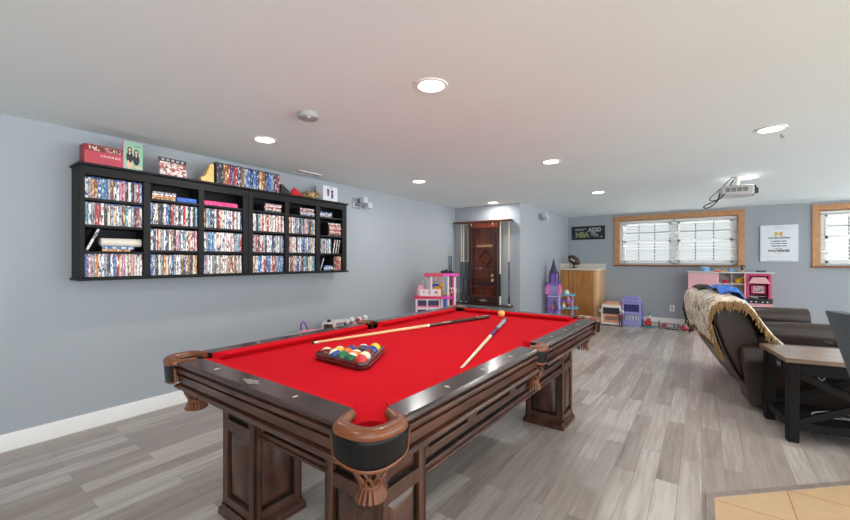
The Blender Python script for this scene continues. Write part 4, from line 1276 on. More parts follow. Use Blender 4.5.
# ------------------------------------------------------------------ toys along the far wall
M['peach'] = plain('peach_plastic', (226, 160, 128), 0.4, 0.03)
M['white_pl'] = plain('white_plastic', (232, 226, 220), 0.35, 0.02)
M['dark_glass'] = plain('dark_glass', (52, 52, 60), 0.2, 0.2, 12)
M['grille'] = plain('grille_grey', (140, 110, 100), 0.5, 0.1)
r = thing('toy_camper_van', 'peach and white toy camper van beside the pine cabinet', 'toy van', (-1.382, 8.02, 0), R(3))
m = MB(); m.prism([(-0.165, 0.0), (-0.165, 0.29), (-0.155, 0.36), (-0.12, 0.40), (0.12, 0.40), (0.155, 0.36), (0.165, 0.29), (0.165, 0.0)], -0.19, 0.22, 'y'); m.v = [v + Vector((0, 0, 0.02)) for v in m.v]
m.build('body', M['peach'], r, bevel=0.010)
m = MB(); m.box(-0.16, 0.16, -0.2, -0.185, 0.335, 0.385); m.box(-0.168, -0.14, -0.2, -0.185, 0.03, 0.335); m.box(0.14, 0.168, -0.2, -0.185, 0.03, 0.335); m.box(-0.168, 0.168, -0.203, -0.185, 0.02, 0.055)
m.build('white_trim', M['white_pl'], r, bevel=0.006)
MB().box(-0.138, 0.138, -0.198, -0.186, 0.215, 0.332).build('windscreen', M['dark_glass'], r, bevel=0.004)
q = MB()
for i in range(4): q.box(-0.10, 0.10, -0.198, -0.186, 0.105 + 0.018 * i, 0.116 + 0.018 * i)
q.build('grille', M['grille'], r, bevel=0.002)
for sx in (-1, 1):
    MB().box(sx * 0.19 - 0.018, sx * 0.19 + 0.018, -0.185, -0.15, 0.245, 0.295).build('mirror', M['white_pl'], r, bevel=0.008)
    for yy in (-0.12, 0.15):
        MB().lathe([(0.045, -0.015), (0.05, -0.008), (0.05, 0.008), (0.045, 0.015)], 18, 0, Matrix.Translation((sx * 0.158, yy, 0.05)) @ Matrix.Rotation(R(90), 4, 'Y')).build('wheel', M['black'], r, smooth=50)
M['lav'] = plain('lavender_plastic', (150, 148, 204), 0.4, 0.03)
M['lav_d'] = plain('deep_lavender', (108, 104, 180), 0.45, 0.05)
r = thing('toy_crib', 'lavender slatted toy crib chair standing against the far wall', 'toy crib', (-1.055, 8.10, 0), R(0))
for a in (-0.15, 0.125): MB().box(a, a + 0.025, -0.15, -0.12, 0, 0.47).build('front_post', M['lav'], r, bevel=0.006)
m = MB()
arch = [(-0.15, 0.40)] + [(-0.15 + 0.06 - 0.06 * math.cos(R(a)), 0.475 + 0.08 * math.sin(R(a))) for a in range(0, 91, 15)] + [(0.15 - 0.06 + 0.06 * math.sin(R(a)), 0.475 + 0.08 * math.cos(R(a))) for a in range(0, 91, 15)] + [(0.15, 0.40)]
m.prism(arch, -0.145, -0.125, 'y'); m.build('arched_top', M['lav'], r, bevel=0.005)
for i in range(5):
    x = -0.09 + i * 0.045
    for z0, z1 in ((0.495, 0.53), (0.43, 0.46)): MB().box(x - 0.009, x + 0.009, -0.1475, -0.144, z0, z1).build('slot', M['lav_d'], r)
m = MB(); m.box(-0.13, 0.13, -0.147, -0.123, 0.225, 0.265); m.box(-0.13, 0.13, -0.147, -0.123, 0.06, 0.115); m.build('front_rail', M['lav'], r, bevel=0.004)
for i in range(5):
    x = -0.10 + i * 0.05
    MB().box(x - 0.010, x + 0.010, -0.142, -0.128, 0.11, 0.23).build('slat', M['lav'], r, bevel=0.003)
for sx in (-1, 1):
    m = MB(); m.prism([(-0.12, 0.0), (0.20, 0.0), (0.16, 0.30), (0.03, 0.47), (-0.12, 0.47)], sx * 0.145 - 0.01, sx * 0.145 + 0.01, 'x'); m.build('side_panel', M['lav_d'], r, bevel=0.005)
MB().box(-0.135, 0.135, -0.12, 0.15, 0.235, 0.262).build('seat', M['lav_d'], r, bevel=0.004)
MB().box(-0.135, 0.135, 0.12, 0.145, 0.26, 0.42).build('back_panel', M['lav_d'], r, bevel=0.004)
MB().box(-0.148, 0.148, -0.148, -0.12, 0.0, 0.065).build('base_panel', M['lav'], r, bevel=0.005)
# fashion doll standing between them
def skin_body(name, verts, edges, radii, mt, parent=None, loc=None, rot=None, sub=1):
    me = bpy.data.meshes.new(name); me.from_pydata(verts, edges, [])
    o = bpy.data.objects.new(name, me); C.objects.link(o)
    bm = bmesh.new(); bm.from_mesh(me); lay = bm.verts.layers.skin.verify()
    for i, v in enumerate(bm.verts):
        v[lay].radius = (radii[i], radii[i]); v[lay].use_root = (i == 0)
    bm.to_mesh(me); bm.free()
    o.modifiers.new('Skin', 'SKIN').use_smooth_shade = True
    md = o.modifiers.new('Subdivision', 'SUBSURF'); md.levels = sub; md.render_levels = sub
    me.materials.append(mt)
    if parent is not None: o.parent = parent
    if loc is not None: o.location = loc
    if rot is not None: o.rotation_euler = rot
    return o
M['doll_navy'] = plain('navy_fabric', (36, 42, 70), 0.7, 0.1)
M['doll_red'] = plain('red_fabric', (150, 50, 52), 0.7, 0.1)
r = thing('fashion_doll', 'small doll in dark blue standing between toy van and crib', 'doll', (-1.205, 7.76, 0), R(10))
k = 0.27
skin_body('body', [(0, 0, .50*k), (0, 0, .62*k), (0, 0, .78*k), (0, 0, .85*k), (0, 0, .93*k), (-.055*k, 0, .48*k), (-.06*k, 0, .26*k), (-.06*k, 0, .03*k), (-.06*k, -.06*k, .015*k), (.055*k, 0, .48*k), (.06*k, 0, .26*k), (.06*k, 0, .03*k), (.06*k, -.06*k, .015*k), (-.11*k, 0, .77*k), (-.15*k, 0, .62*k), (-.14*k, -.05*k, .49*k), (.11*k, 0, .77*k), (.15*k, 0, .62*k), (.14*k, -.05*k, .49*k)],
          [(0, 1), (1, 2), (2, 3), (3, 4), (0, 5), (5, 6), (6, 7), (7, 8), (0, 9), (9, 10), (10, 11), (11, 12), (2, 13), (13, 14), (14, 15), (2, 16), (16, 17), (17, 18)],
          [v * k for v in (.075, .06, .075, .03, .065, .055, .042, .03, .022, .055, .042, .03, .022, .035, .028, .022, .035, .028, .022)], M['doll_navy'], r)
MB().ball((0, 0, .945 * k), .075 * k, 14, 10, sz=1.15).build('head', M['skin'], r, smooth=180)
MB().ball((0, .015 * k, .965 * k), .085 * k, 14, 10, sz=1.15).build('hair', plain('auburn_hair', (110, 50, 40), 0.6, 0.1), r, smooth=180)
MB().lathe([(.085 * k, .60 * k), (.078 * k, .68 * k), (.088 * k, .76 * k), (.06 * k, .81 * k)], 14, cap=False).build('jacket', M['doll_red'], r, smooth=60)
# construction toy with posts
M['t_black'] = plain('toy_black', (40, 40, 44), 0.4, 0.1); M['t_red'] = plain('toy_red', (186, 40, 52), 0.4, 0.08); M['t_teal'] = plain('toy_teal', (40, 140, 160), 0.4, 0.08)
M['t_white'] = plain('toy_white', (226, 224, 222), 0.4, 0.03); M['t_yellow'] = plain('toy_yellow', (226, 170, 40), 0.4, 0.06); M['t_blue'] = plain('toy_blue', (60, 96, 180), 0.4, 0.06); M['t_brown'] = plain('toy_brown', (110, 74, 50), 0.6, 0.1)
M['t_pink'] = plain('toy_pink', (232, 160, 180), 0.4, 0.05); M['t_purple'] = plain('toy_purple', (120, 64, 168), 0.4, 0.06); M['t_orange'] = plain('toy_orange', (230, 100, 40), 0.4, 0.05)
M['t_lblue'] = plain('toy_light_blue', (130, 180, 226), 0.35, 0.04)
r = thing('toy_race_track', 'black and red toy track set on the floor under the wide window', 'toy track', (-0.605, 8.05, 0), R(2))
m = MB()
for x in (-0.27, -0.16, -0.02, 0.08, 0.21, 0.27): m.box(x - 0.009, x + 0.009, -0.02, 0.0, 0, 0.135 if x < 0 else 0.11)
m.build('post', M['t_black'], r, bevel=0.002)
m = MB(); m.box(-0.29, 0.29, -0.024, 0.004, 0.085, 0.10); m.box(-0.28, 0.28, -0.06, 0.05, 0.02, 0.034); m.build('track', plain('toy_track', (130, 120, 116), 0.5, 0.15), r, bevel=0.002)
m = MB(); m.box(-0.24, -0.13, -0.06, 0.01, 0.05, 0.12); m.box(-0.21, -0.15, -0.04, 0.0, 0.12, 0.165); m.box(0.04, 0.09, -0.05, 0.0, 0.04, 0.10); m.build('red_house', M['t_red'], r, bevel=0.006)
m = MB(); m.box(-0.22, -0.06, -0.09, -0.04, 0.0, 0.022); m.ball((-0.165, -0.01, 0.245), 0.022, 12, 8); m.build('teal_piece', M['t_teal'], r, bevel=0.004)
m = MB(); m.cyl((-0.165, -0.01, 0.16), (-0.165, -0.01, 0.23), 0.006); m.cyl((-0.165, -0.01, 0.225), (-0.12, -0.01, 0.17), 0.004); m.build('mast', M['t_white'], r)
m = MB(); m.box(0.10, 0.26, -0.08, -0.03, 0, 0.018); m.build('ramp', M['t_black'], r, bevel=0.003)
def toy_shoe(loc, rz, label, L=0.15, mt='t_red', flip=1):
    r = thing('toy_car', label, 'toy car', loc, rz)
    m = MB(); m.prism([(-L/2, 0.012), (-L/2, 0.035), (-L*0.25, 0.045), (-L*0.12, 0.07), (L*0.18, 0.07), (L*0.32, 0.042), (L/2, 0.032), (L/2, 0.012)], -0.032, 0.032, 'y'); m.build('body', M[mt], r, bevel=0.006)
    for x in (-L*0.3, L*0.3):
        for y in (-0.034, 0.034):
            MB().lathe([(0.016, -0.006), (0.018, 0), (0.016, 0.006)], 14, 0, Matrix.Translation((x, y, 0.018)) @ Matrix.Rotation(R(90), 4, 'X')).build('wheel', M['black'], r, smooth=50)
    MB().box(-L*0.10, L*0.16, -0.0325, 0.0325, 0.048, 0.064).build('side_window', M['t_white'], r)
toy_shoe((-0.20, 8.02, 0), R(10), 'red toy car on the floor below the wall outlet', 0.19)
toy_shoe((-0.255, 8.17, 0), R(40), 'small red toy car beside the toy track', 0.11)


# ------------------------------------------------------------------ pink play kitchen under the windows
M['k_pink'] = plain('kitchen_pale_pink', (228, 172, 178), 0.45, 0.02)
M['k_deep'] = plain('kitchen_deep_pink', (206, 62, 112), 0.4, 0.03)
M['k_white'] = plain('kitchen_white', (226, 216, 216), 0.4, 0.02)
M['k_top'] = plain('kitchen_top', (206, 206, 208), 0.35, 0.02)
M['oven_print'] = printed('oven_print', (206, 190, 190), [(150, 90, 80), (120, 120, 140)], scale=(30, 30, 30), cover=0.5)
r = thing('play_kitchen', 'pink toy kitchen with shelves hood and oven against the far wall', 'play kitchen', (0.37, 8.5, 0))
def kb(nm, x0, x1, y0, y1, z0, z1, mt, bev=0.004, par=None):
    return MB().box(x0 - 0.37, x1 - 0.37, y0 - 8.5, y1 - 8.5, z0, z1).build(nm, M[mt], par or r, bevel=bev)
kb('wall_cupboard', -0.205, 0.235, 8.37, 8.66, 0.52, 0.995, 'k_pink')
for a, b_ in ((-0.202, 0.013), (0.017, 0.232)):
    d_ = kb('door', a, b_, 8.352, 8.369, 0.53, 0.99, 'k_pink')
    kb('knob', (b_ - 0.03) if a < 0 else a + 0.02, (b_ - 0.018) if a < 0 else a + 0.032, 8.338, 8.353, 0.70, 0.712, 'k_white', 0.003, d_)
kb('worktop', -0.215, 0.96, 8.33, 8.665, 0.995, 1.018, 'k_top')
kb('shelf_back', 0.235, 0.595, 8.645, 8.66, 0.50, 0.995, 'k_white')
for z in (0.82, 0.64): kb('shelf', 0.237, 0.590, 8.40, 8.645, z - 0.018, z, 'k_white')
kb('shelf_upright', 0.405, 0.418, 8.42, 8.645, 0.82, 0.995, 'k_white')
kb('side_upright', 0.575, 0.597, 8.36, 8.66, 0.50, 0.995, 'k_pink')
kb('oven_back', 0.60, 0.915, 8.63, 8.66, 0.50, 0.995, 'k_deep')
kb('oven_side', 0.600, 0.640, 8.37, 8.63, 0.50, 0.995, 'k_deep'); kb('oven_side', 0.880, 0.915, 8.37, 8.63, 0.50, 0.995, 'k_deep')
kb('top_rail', 0.64, 0.88, 8.36, 8.40, 0.955, 0.995, 'k_deep')
m = MB(); vs = [(0.625, 8.29, 0.835), (0.900, 8.29, 0.835), (0.900, 8.36, 0.835), (0.625, 8.36, 0.835), (0.675, 8.34, 0.935), (0.845, 8.34, 0.935), (0.845, 8.368, 0.935), (0.675, 8.368, 0.935)]
m.add([(a - 0.37, b_ - 8.5, c) for a, b_, c in vs], [(0, 3, 2, 1), (4, 5, 6, 7), (0, 1, 5, 4), (1, 2, 6, 5), (2, 3, 7, 6), (3, 0, 4, 7)]); m.build('hood', M['k_pink'], r, bevel=0.004)
d_ = kb('microwave', 0.665, 0.855, 8.42, 8.63, 0.66, 0.80, 'k_deep')
kb('window_panel', 0.695, 0.825, 8.414, 8.421, 0.675, 0.785, 'k_white', 0.002, d_)
kb('printed_window', 0.707, 0.813, 8.411, 8.415, 0.687, 0.773, 'oven_print', 0, d_)
kb('hob', 0.60, 0.93, 8.31, 8.63, 0.555, 0.585, 't_black'); 
d_ = kb('control_panel', 0.605, 0.925, 8.30, 8.312, 0.512, 0.552, 't_black')
for x in (0.66, 0.72, 0.80, 0.86):
    MB().lathe([(0.013, 0), (0.011, 0.014)], 14, 0, Matrix.Translation((x - 0.37, 8.30 - 8.5, 0.532)) @ Matrix.Rotation(R(90), 4, 'X')).build('knob', M['k_white'], d_, smooth=50)
kb('base_cupboard', -0.205, 0.93, 8.335, 8.66, 0.0, 0.505, 'k_pink')
for a, b_ in ((-0.19, 0.16), (0.18, 0.55), (0.59, 0.91)): kb('base_door', a, b_, 8.32, 8.336, 0.05, 0.47, 'k_pink')
ZK = 1.0185
m = MB(); m.lathe([(0.058, 0), (0.066, 0.06), (0.070, 0.064), (0.070, 0.072), (0.03, 0.085), (0.0005, 0.086)], 22, cap=False)
tag(m.build('plastic_tub', M['t_lblue'], loc=(0.045, 8.47, ZK), smooth=40), 'pale blue lidded tub on top of the toy kitchen', 'tub')
m = MB(); m.lathe([(0.05, 0), (0.055, 0.02), (0.03, 0.034), (0.0005, 0.036)], 20, cap=False)
tag(m.build('toy_bowl', M['t_orange'], loc=(0.222, 8.44, ZK), smooth=40), 'orange upturned toy bowl on the toy kitchen', 'bowl')
m = MB(); m.lathe([(0.02, 0), (0.032, 0.016), (0.02, 0.03), (0.0005, 0.032)], 16, cap=False)
tag(m.build('toy_lemon', M['t_yellow'], loc=(0.325, 8.45, ZK), smooth=50), 'small yellow toy lemon on the toy kitchen', 'toy food')
m = MB(); m.lathe([(0.026, 0), (0.034, 0.045), (0.032, 0.045), (0.025, 0.006), (0.0005, 0.006)], 18, cap=False); m.tube([(0.033, 0, 0.036), (0.052, 0, 0.030), (0.050, 0, 0.014), (0.029, 0, 0.010)], 0.004, 6)
tag(m.build('toy_cup', M['t_lblue'], loc=(0.395, 8.42, ZK), smooth=40), 'light blue toy cup on the toy kitchen', 'cup')
r2 = thing('toy_bottle', 'dark toy bottle with a yellow base on the toy kitchen', 'bottle', (0.553, 8.44, ZK))
MB().lathe([(0.026, 0), (0.026, 0.028)], 18).build('base', M['t_yellow'], r2, smooth=40)
MB().lathe([(0.020, 0.028), (0.020, 0.065), (0.010, 0.08), (0.010, 0.10), (0.0005, 0.102)], 18, cap=False).build('bottle', M['t_black'], r2, smooth=40)
MB().lathe([(0.013, 0.10), (0.013, 0.118), (0.0005, 0.119)], 14, cap=False).build('cap', M['t_black'], r2, smooth=40)
m = MB(); m.box(-0.06, 0.06, -0.04, 0.04, 0, 0.026)
tag(m.build('flat_box', plain('dark_green_box', (58, 72, 70), 0.5, 0.1), loc=(0.795, 8.46, ZK), bevel=0.003), 'flat dark green box on the right of the toy kitchen', 'box')
def shelf_toy(kind, x, z, mt, label, w=0.05, h=0.06):
    m = MB()
    if kind == 'pot':
        m.lathe([(w * 0.8, 0), (w, 0.01), (w, h), (w * 0.92, h), (w * 0.9, 0.012), (0.0005, 0.012)], 18, cap=False); m.bar((w, 0, h * 0.8), (w * 2.1, 0, h * 0.85), 0.014, 0.008)
    elif kind == 'duck':
        m.ball((0, 0, h * 0.4), h * 0.45, 14, 10, sx=1.35); m.ball((h * 0.5, 0, h * 0.95), h * 0.28, 12, 8); m.prism([(h * 0.7, h * 0.88), (h * 1.0, h * 0.9), (h * 0.7, h * 1.0)], -0.012, 0.012, 'y')
    else:
        m.box(-w, w, -0.04, 0.04, 0, h * 0.5); m.box(-w * 0.6, w * 0.6, -0.035, 0.035, h * 0.5, h)
    tag(m.build('toy_' + kind, M[mt], loc=(x, 8.47, z + 0.0005), bevel=0.003, smooth=50), label, 'toy')
shelf_toy('duck', 0.51, 0.82, 't_yellow', 'yellow toy duck on the toy kitchen shelf', h=0.10)
shelf_toy('pot', 0.33, 0.82, 't_red', 'red toy pan on the toy kitchen shelf', 0.04, 0.05)
shelf_toy('basket', 0.47, 0.64, 't_brown', 'brown toy basket on the lower kitchen shelf', 0.05, 0.08)
shelf_toy('crate', 0.31, 0.64, 't_purple', 'purple toy crate on the lower kitchen shelf', 0.05, 0.09)
m = MB(); m.lathe([(0.055, 0), (0.062, 0.008), (0.064, 0.032), (0.058, 0.032), (0.055, 0.012), (0.0005, 0.012)], 20, cap=False); m.bar((0.06, 0, 0.026), (0.16, 0.0, 0.034), 0.016, 0.008)
tag(m.build('toy_pan', M['grey_plastic'], loc=(0.70, 8.42, 0.5855), smooth=50), 'grey toy frying pan on the toy kitchen hob', 'pan')

# ------------------------------------------------------------------ purple toy castle beside the closet wall
M['c_purple'] = plain('castle_purple', (132, 92, 190), 0.4, 0.05); M['c_dark'] = plain('castle_dark', (56, 48, 84), 0.4, 0.08); M['c_lilac'] = plain('castle_lilac', (178, 164, 216), 0.4, 0.04)
M['c_teal'] = plain('castle_teal', (84, 170, 196), 0.4, 0.05); M['c_pinkp'] = plain('castle_pink', (212, 110, 170), 0.4, 0.05)
r = thing('toy_castle', 'purple and teal toy castle with a pointed tower by the closet wall', 'toy castle', (-2.08, 7.2, 0), R(20))
MB().box(-0.27, 0.27, -0.16, 0.16, 0, 0.05).build('base', M['c_purple'], r, bevel=0.01)
for x, y in ((-0.24, -0.12), (-0.06, -0.12), (-0.24, 0.12), (-0.06, 0.12)):
    MB().box(x - 0.02, x + 0.02, y - 0.015, y + 0.015, 0.05, 0.785).build('pillar', M['c_purple'] if x < -0.1 else M['c_lilac'], r, bevel=0.004)
for z, mt in ((0.30, 'c_purple'), (0.55, 'c_lilac'), (0.78, 'c_purple')):
    MB().box(-0.27, -0.03, -0.15, 0.15, z, z + 0.022).build('tower_floor', M[mt], r, bevel=0.004)
m = MB(); m.box(-0.22, -0.08, 0.10, 0.115, 0.05, 0.80); m.build('back_wall', M['c_lilac'], r)
m = MB(); m.lathe([(0.080, 0.80), (0.062, 0.90), (0.070, 0.96), (0.078, 0.97)], 10); m.build('turret', M['c_purple'], r, loc=(-0.15, 0, 0), smooth=30)
m = MB(); m.lathe([(0.082, 0.97), (0.050, 1.06), (0.026, 1.15), (0.005, 1.25)], 10); m.build('spire', M['c_dark'], r, loc=(-0.15, 0, 0), smooth=30)
m = MB()
for a in range(5):
    an = 2 * PI * a / 5; m.lathe([(0.016, 0.80), (0.014, 0.92), (0.002, 1.02)], 8, 0, Matrix.Translation((-0.15 + 0.085 * math.cos(an), 0.085 * math.sin(an), 0)))
m.build('finial', M['c_dark'], r, smooth=30)
m = MB()
for sx in (-0.26, -0.05):
    m.prism([(sx - 0.035, 0.60), (sx + 0.035, 0.60), (sx + 0.03, 0.74), (sx, 0.79), (sx - 0.03, 0.74)], -0.165, -0.145, 'y')
m.build('arched_window', M['c_pinkp'], r, bevel=0.004)
for z, x1, mt in ((0.34, 0.27, 'c_teal'), (0.47, 0.20, 'c_purple'), (0.58, 0.22, 'c_teal')):
    m = MB(); m.prism([(-0.03, -0.15)] + [(x1 - 0.08 + 0.08 * math.sin(R(a)), -0.07 - 0.08 * math.cos(R(a))) for a in range(0, 91, 15)] + [(x1, 0.14), (-0.03, 0.14)], z, z + 0.024, 'z')
    m.build('balcony', M[mt], r, bevel=0.004)
for x, y in ((0.17, -0.10), (0.17, 0.10)):
    MB().cyl((x, y, 0.05), (x, y, 0.58), 0.012).build('column', M['c_lilac'], r, smooth=50)
MB().lathe([(0.05, 0.0), (0.055, 0.03), (0.04, 0.06), (0.0005, 0.07)], 14, cap=False).build('dome', M['t_white'], r, loc=(0.07, 0.02, 0.604), smooth=50)
m = MB(); m.tube([(-0.2, -0.14, 0.06), (-0.12, -0.15, 0.16), (-0.16, -0.15, 0.27), (-0.1, -0.15, 0.36), (-0.15, -0.15, 0.48)], 0.012, 8); m.build('vine_slide', M['c_dark'], r, smooth=60)
def castle_figure(x, y, z, mt, label):
    p = Matrix.Translation((-2.08, 7.2, 0)) @ Matrix.Rotation(R(20), 4, 'Z') @ Vector((x, y, z + 0.0005))
    r = thing('toy_figure', label, 'toy figure', p, R(20), 'figures in the toy castle')
    MB().lathe([(0.028, 0), (0.022, 0.04), (0.012, 0.062), (0.014, 0.068)], 12).build('dress', M[mt], r, smooth=50)
    MB().ball((0, 0, 0.085), 0.020, 12, 8).build('head', M['skin'], r, smooth=180)
    MB().ball((0, 0.006, 0.091), 0.021, 12, 8).build('hair', M['t_brown'], r, smooth=180)
castle_figure(0.10, -0.09, 0.364, 't_red', 'tiny figure in red on the lower teal castle balcony')
castle_figure(0.02, -0.09, 0.364, 't_white', 'tiny figure in white on the lower teal castle balcony')
castle_figure(0.10, -0.08, 0.494, 't_pink', 'tiny figure in pink on the purple castle balcony')
castle_figure(-0.18, -0.08, 0.322, 't_orange', 'tiny figure in orange on the castle tower floor')

# ------------------------------------------------------------------ pink dollhouse in the left corner
M['d_hot'] = plain('dollhouse_hot_pink', (232, 44, 120), 0.35, 0.04); M['d_red'] = plain('dollhouse_red_pink', (214, 40, 80), 0.35, 0.04); M['d_mag'] = plain('dollhouse_magenta', (226, 70, 180), 0.35, 0.04)
M['d_wall'] = plain('dollhouse_wall', (236, 214, 222), 0.4, 0.03)
M['d_print'] = printed('dollhouse_print', (232, 214, 216), [(216, 150, 90), (90, 90, 130), (236, 190, 70)], scale=(14, 14, 14), cover=0.52)
r = thing('dollhouse', 'pink and white plastic dollhouse with flat roofs in the left corner', 'dollhouse', (-3.19, 4.74, 0), R(33))
X0, X1, XM = -0.32, 0.28, 0.08
def dh(nm, x0, x1, y0, y1, z0, z1, mt, bev=0.005, par=None): return MB().box(x0, x1, y0, y1, z0, z1).build(nm, M[mt], par or r, bevel=bev)
dh('base', X0, X1, -0.14, 0.16, 0, 0.03, 'd_hot')
dh('ground_floor_back', X0 + 0.01, XM, 0.13, 0.15, 0.03, 0.66, 'd_wall')
dh('side_wall', X0 + 0.01, X0 + 0.03, -0.13, 0.15, 0.03, 0.66, 'd_wall'); dh('side_wall', XM - 0.02, XM, -0.13, 0.15, 0.03, 0.66, 'd_wall')
dh('front_panel', X0 + 0.01, XM - 0.03, -0.135, -0.12, 0.46, 0.66, 'd_wall')
for a, b_ in ((X0 + 0.04, X0 + 0.17), (X0 + 0.19, XM - 0.05)):
    w_ = dh('window', a, b_, -0.139, -0.133, 0.56, 0.635, 'c_dark', 0.003); dh('window_box', a, b_, -0.15, -0.133, 0.545, 0.558, 'd_hot', 0.003, w_)
    dh('window', a, b_, -0.139, -0.133, 0.44, 0.50, 'c_dark', 0.003)
dh('lower_floor', X0 + 0.02, XM, -0.13, 0.14, 0.34, 0.36, 'd_hot')
dh('terrace_roof', X0 - 0.01, XM + 0.13, -0.16, 0.17, 0.66, 0.692, 'd_red')
dh('terrace_trim', XM - 0.02, XM + 0.135, -0.165, -0.155, 0.662, 0.694, 'd_mag', 0.003)
dh('blue_door', XM + 0.012, XM + 0.06, -0.12, -0.11, 0.40, 0.655, 't_blue', 0.003)
m = MB()
for x, y in ((X0 + 0.24, -0.13), (XM + 0.085, -0.13), (X1 - 0.02, -0.13), (X0 + 0.24, 0.14), (X1 - 0.02, 0.14)):
    dh('upper_post', x - 0.013, x + 0.013, y - 0.013, y + 0.013, 0.03 if x > XM else 0.692, 0.985, 'd_wall', 0.004)
dh('upper_back', X0 + 0.16, XM + 0.02, 0.13, 0.145, 0.692, 0.985, 'd_wall')
dh('picture_wall', X0 + 0.27, XM - 0.05, 0.122, 0.131, 0.80, 0.97, 'd_print', 0)
dh('blue_bed', X0 + 0.24, XM - 0.04, 0.02, 0.12, 0.80, 0.86, 't_blue', 0.01)
dh('upper_floor', XM + 0.07, X1, -0.14, 0.15, 0.73, 0.75, 't_orange')
dh('roof', X0 + 0.13, X1 + 0.03, -0.16, 0.17, 0.985, 1.022, 'd_red')
dh('roof_trim', XM, X1 + 0.035, -0.166, -0.158, 0.987, 1.024, 'd_mag', 0.003)
m = MB()
for i in range(5): m.box(XM + 0.09 + i * 0.035, XM + 0.098 + i * 0.035, -0.142, -0.134, 0.75, 0.81)
m.box(XM + 0.07, X1, -0.143, -0.133, 0.81, 0.82); m.build('railing', M['d_wall'], r)
dh('tall_panel', X1 - 0.06, X1 - 0.035, -0.125, -0.115, 0.03, 0.985, 'd_hot')
def dh_pt(x, y, z): return Matrix.Translation((-3.19, 4.74, 0)) @ Matrix.Rotation(R(33), 4, 'Z') @ Vector((x, y, z + 0.0006))
ZTR = 0.692
r2 = thing('toy_box_row', 'white patterned toy box on the dollhouse terrace front', 'toy box', dh_pt(-0.10, -0.10, ZTR), R(33))
MB().box(-0.155, 0.155, -0.03, 0.03, 0, 0.10).build('box_body', M['d_wall'], r2, bevel=0.004)
q = MB()
for i in range(3): q.lathe([(0.0005, 0), (0.032, 0)], 18, 0, Matrix.Translation((-0.1 + i * 0.10, -0.0306, 0.05)) @ Matrix.Rotation(R(90), 4, 'X'), cap=False)
q.build('printed_rounds', M['d_print'], r2)
m = MB(); m.box(-0.055, 0.055, -0.025, 0.025, 0, 0.11); m.box(-0.04, 0.04, -0.02, 0.02, 0.11, 0.15); m.cyl((0.03, 0, 0.15), (0.045, 0, 0.27), 0.006); m.cyl((-0.02, 0, 0.15), (0.02, 0, 0.21), 0.006)
tag(m.build('toy_chair', M['t_pink'], loc=dh_pt(-0.24, -0.02, ZTR), rot=(0, 0, R(33)), bevel=0.003), 'pale pink toy chair with thin poles on the dollhouse terrace', 'toy chair')
m = MB(); m.ball((0, 0, 0.055), 0.055, 16, 10, sx=1.6); m.ball((0.07, 0, 0.10), 0.03, 12, 8)
m = MB(); m.ball((0, 0, 0.07), 0.07, 16, 10, sx=1.2, sz=1.0); m.ball((0.06, -0.01, 0.15), 0.035, 12, 8); m.box(-0.09, 0.09, -0.045, 0.045, 0, 0.03)
tag(m.build('toy_duck', M['t_yellow'], loc=dh_pt(0.0, 0.04, ZTR), rot=(0, 0, R(33)), smooth=60), 'yellow toy duck in the dollhouse upper room', 'toy')
m = MB(); m.box(-0.05, 0.05, -0.03, 0.03, 0, 0.05); m.box(-0.035, 0.035, -0.02, 0.02, 0.05, 0.08)
tag(m.build('toy_basket', M['t_brown'], loc=dh_pt(0.215, -0.05, 0.75), rot=(0, 0, R(33)), bevel=0.004), 'brown toy basket on the dollhouse orange floor', 'toy')
m = MB(); m.ball((0, 0, 0.03), 0.03, 12, 8); m.ball((0.06, 0.01, 0.026), 0.026, 12, 8); m.ball((-0.05, 0.0, 0.024), 0.024, 12, 8); m.cyl((-0.09, 0, 0.02), (0.11, 0.01, 0.02), 0.012)
tag(m.build('toy_animal', M['t_black'], loc=dh_pt(0.14, 0.0, 1.022), rot=(0, 0, R(20)), smooth=60), 'small black toy animal lying on the dollhouse roof', 'toy')

# ------------------------------------------------------------------ toys on a low bench along the left wall, seen over the table rail
M['bench'] = plain('bench_white', (214, 208, 200), 0.45, 0.03)
r = thing('toy_bench', 'low white toy bench along the left wall behind the pool table', 'bench', (-3.40, 3.02, 0))
MB().box(-0.17, 0.17, -0.60, 0.60, 0.405, 0.430).build('bench_top', M['bench'], r, bevel=0.004)
for x in (-0.14, 0.14):
    for y in (-0.56, 0.56): MB().box(x - 0.02, x + 0.02, y - 0.02, y + 0.02, 0, 0.405).build('leg', M['bench'], r, bevel=0.003)
ZBN = 0.4305
r2 = thing('toy_handbag', 'pink toy carrier with an upright purple handle over the table rail', 'toy bag', (-3.36, 2.60, ZBN), R(35))
MB().box(-0.10, 0.16, -0.06, 0.06, 0, 0.05).build('tray', M['t_pink'], r2, bevel=0.012)
m = MB(); m.tube([(-0.10, 0, 0.02), (-0.105, 0, 0.10), (-0.085, 0, 0.135), (-0.06, 0, 0.12), (-0.03, 0, 0.05)], 0.010, 8); m.build('handle', M['t_purple'], r2, smooth=60)
r2 = thing('toy_oven', 'cream toy frame box with dark inside behind the table rail', 'toy', (-3.33, 2.82, ZBN), R(35))
m = MB(); m.box(-0.07, 0.07, -0.05, 0.05, 0, 0.02); m.box(-0.07, 0.07, -0.05, 0.05, 0.09, 0.108); m.box(-0.07, -0.055, -0.05, 0.05, 0.02, 0.09); m.box(0.055, 0.07, -0.05, 0.05, 0.02, 0.09); m.build('frame', M['k_white'], r2, bevel=0.003)
MB().box(-0.055, 0.055, 0.03, 0.048, 0.02, 0.09).build('back', M['t_brown'], r2)
MB().lathe([(0.022, 0.108), (0.024, 0.122), (0.010, 0.135), (0.0005, 0.136)], 14, cap=False).build('hob_knob', M['t_black'], r2, smooth=50)
r2 = thing('toy_counter', 'long cream toy counter behind the middle pocket', 'toy', (-3.48, 3.06, ZBN), R(75))
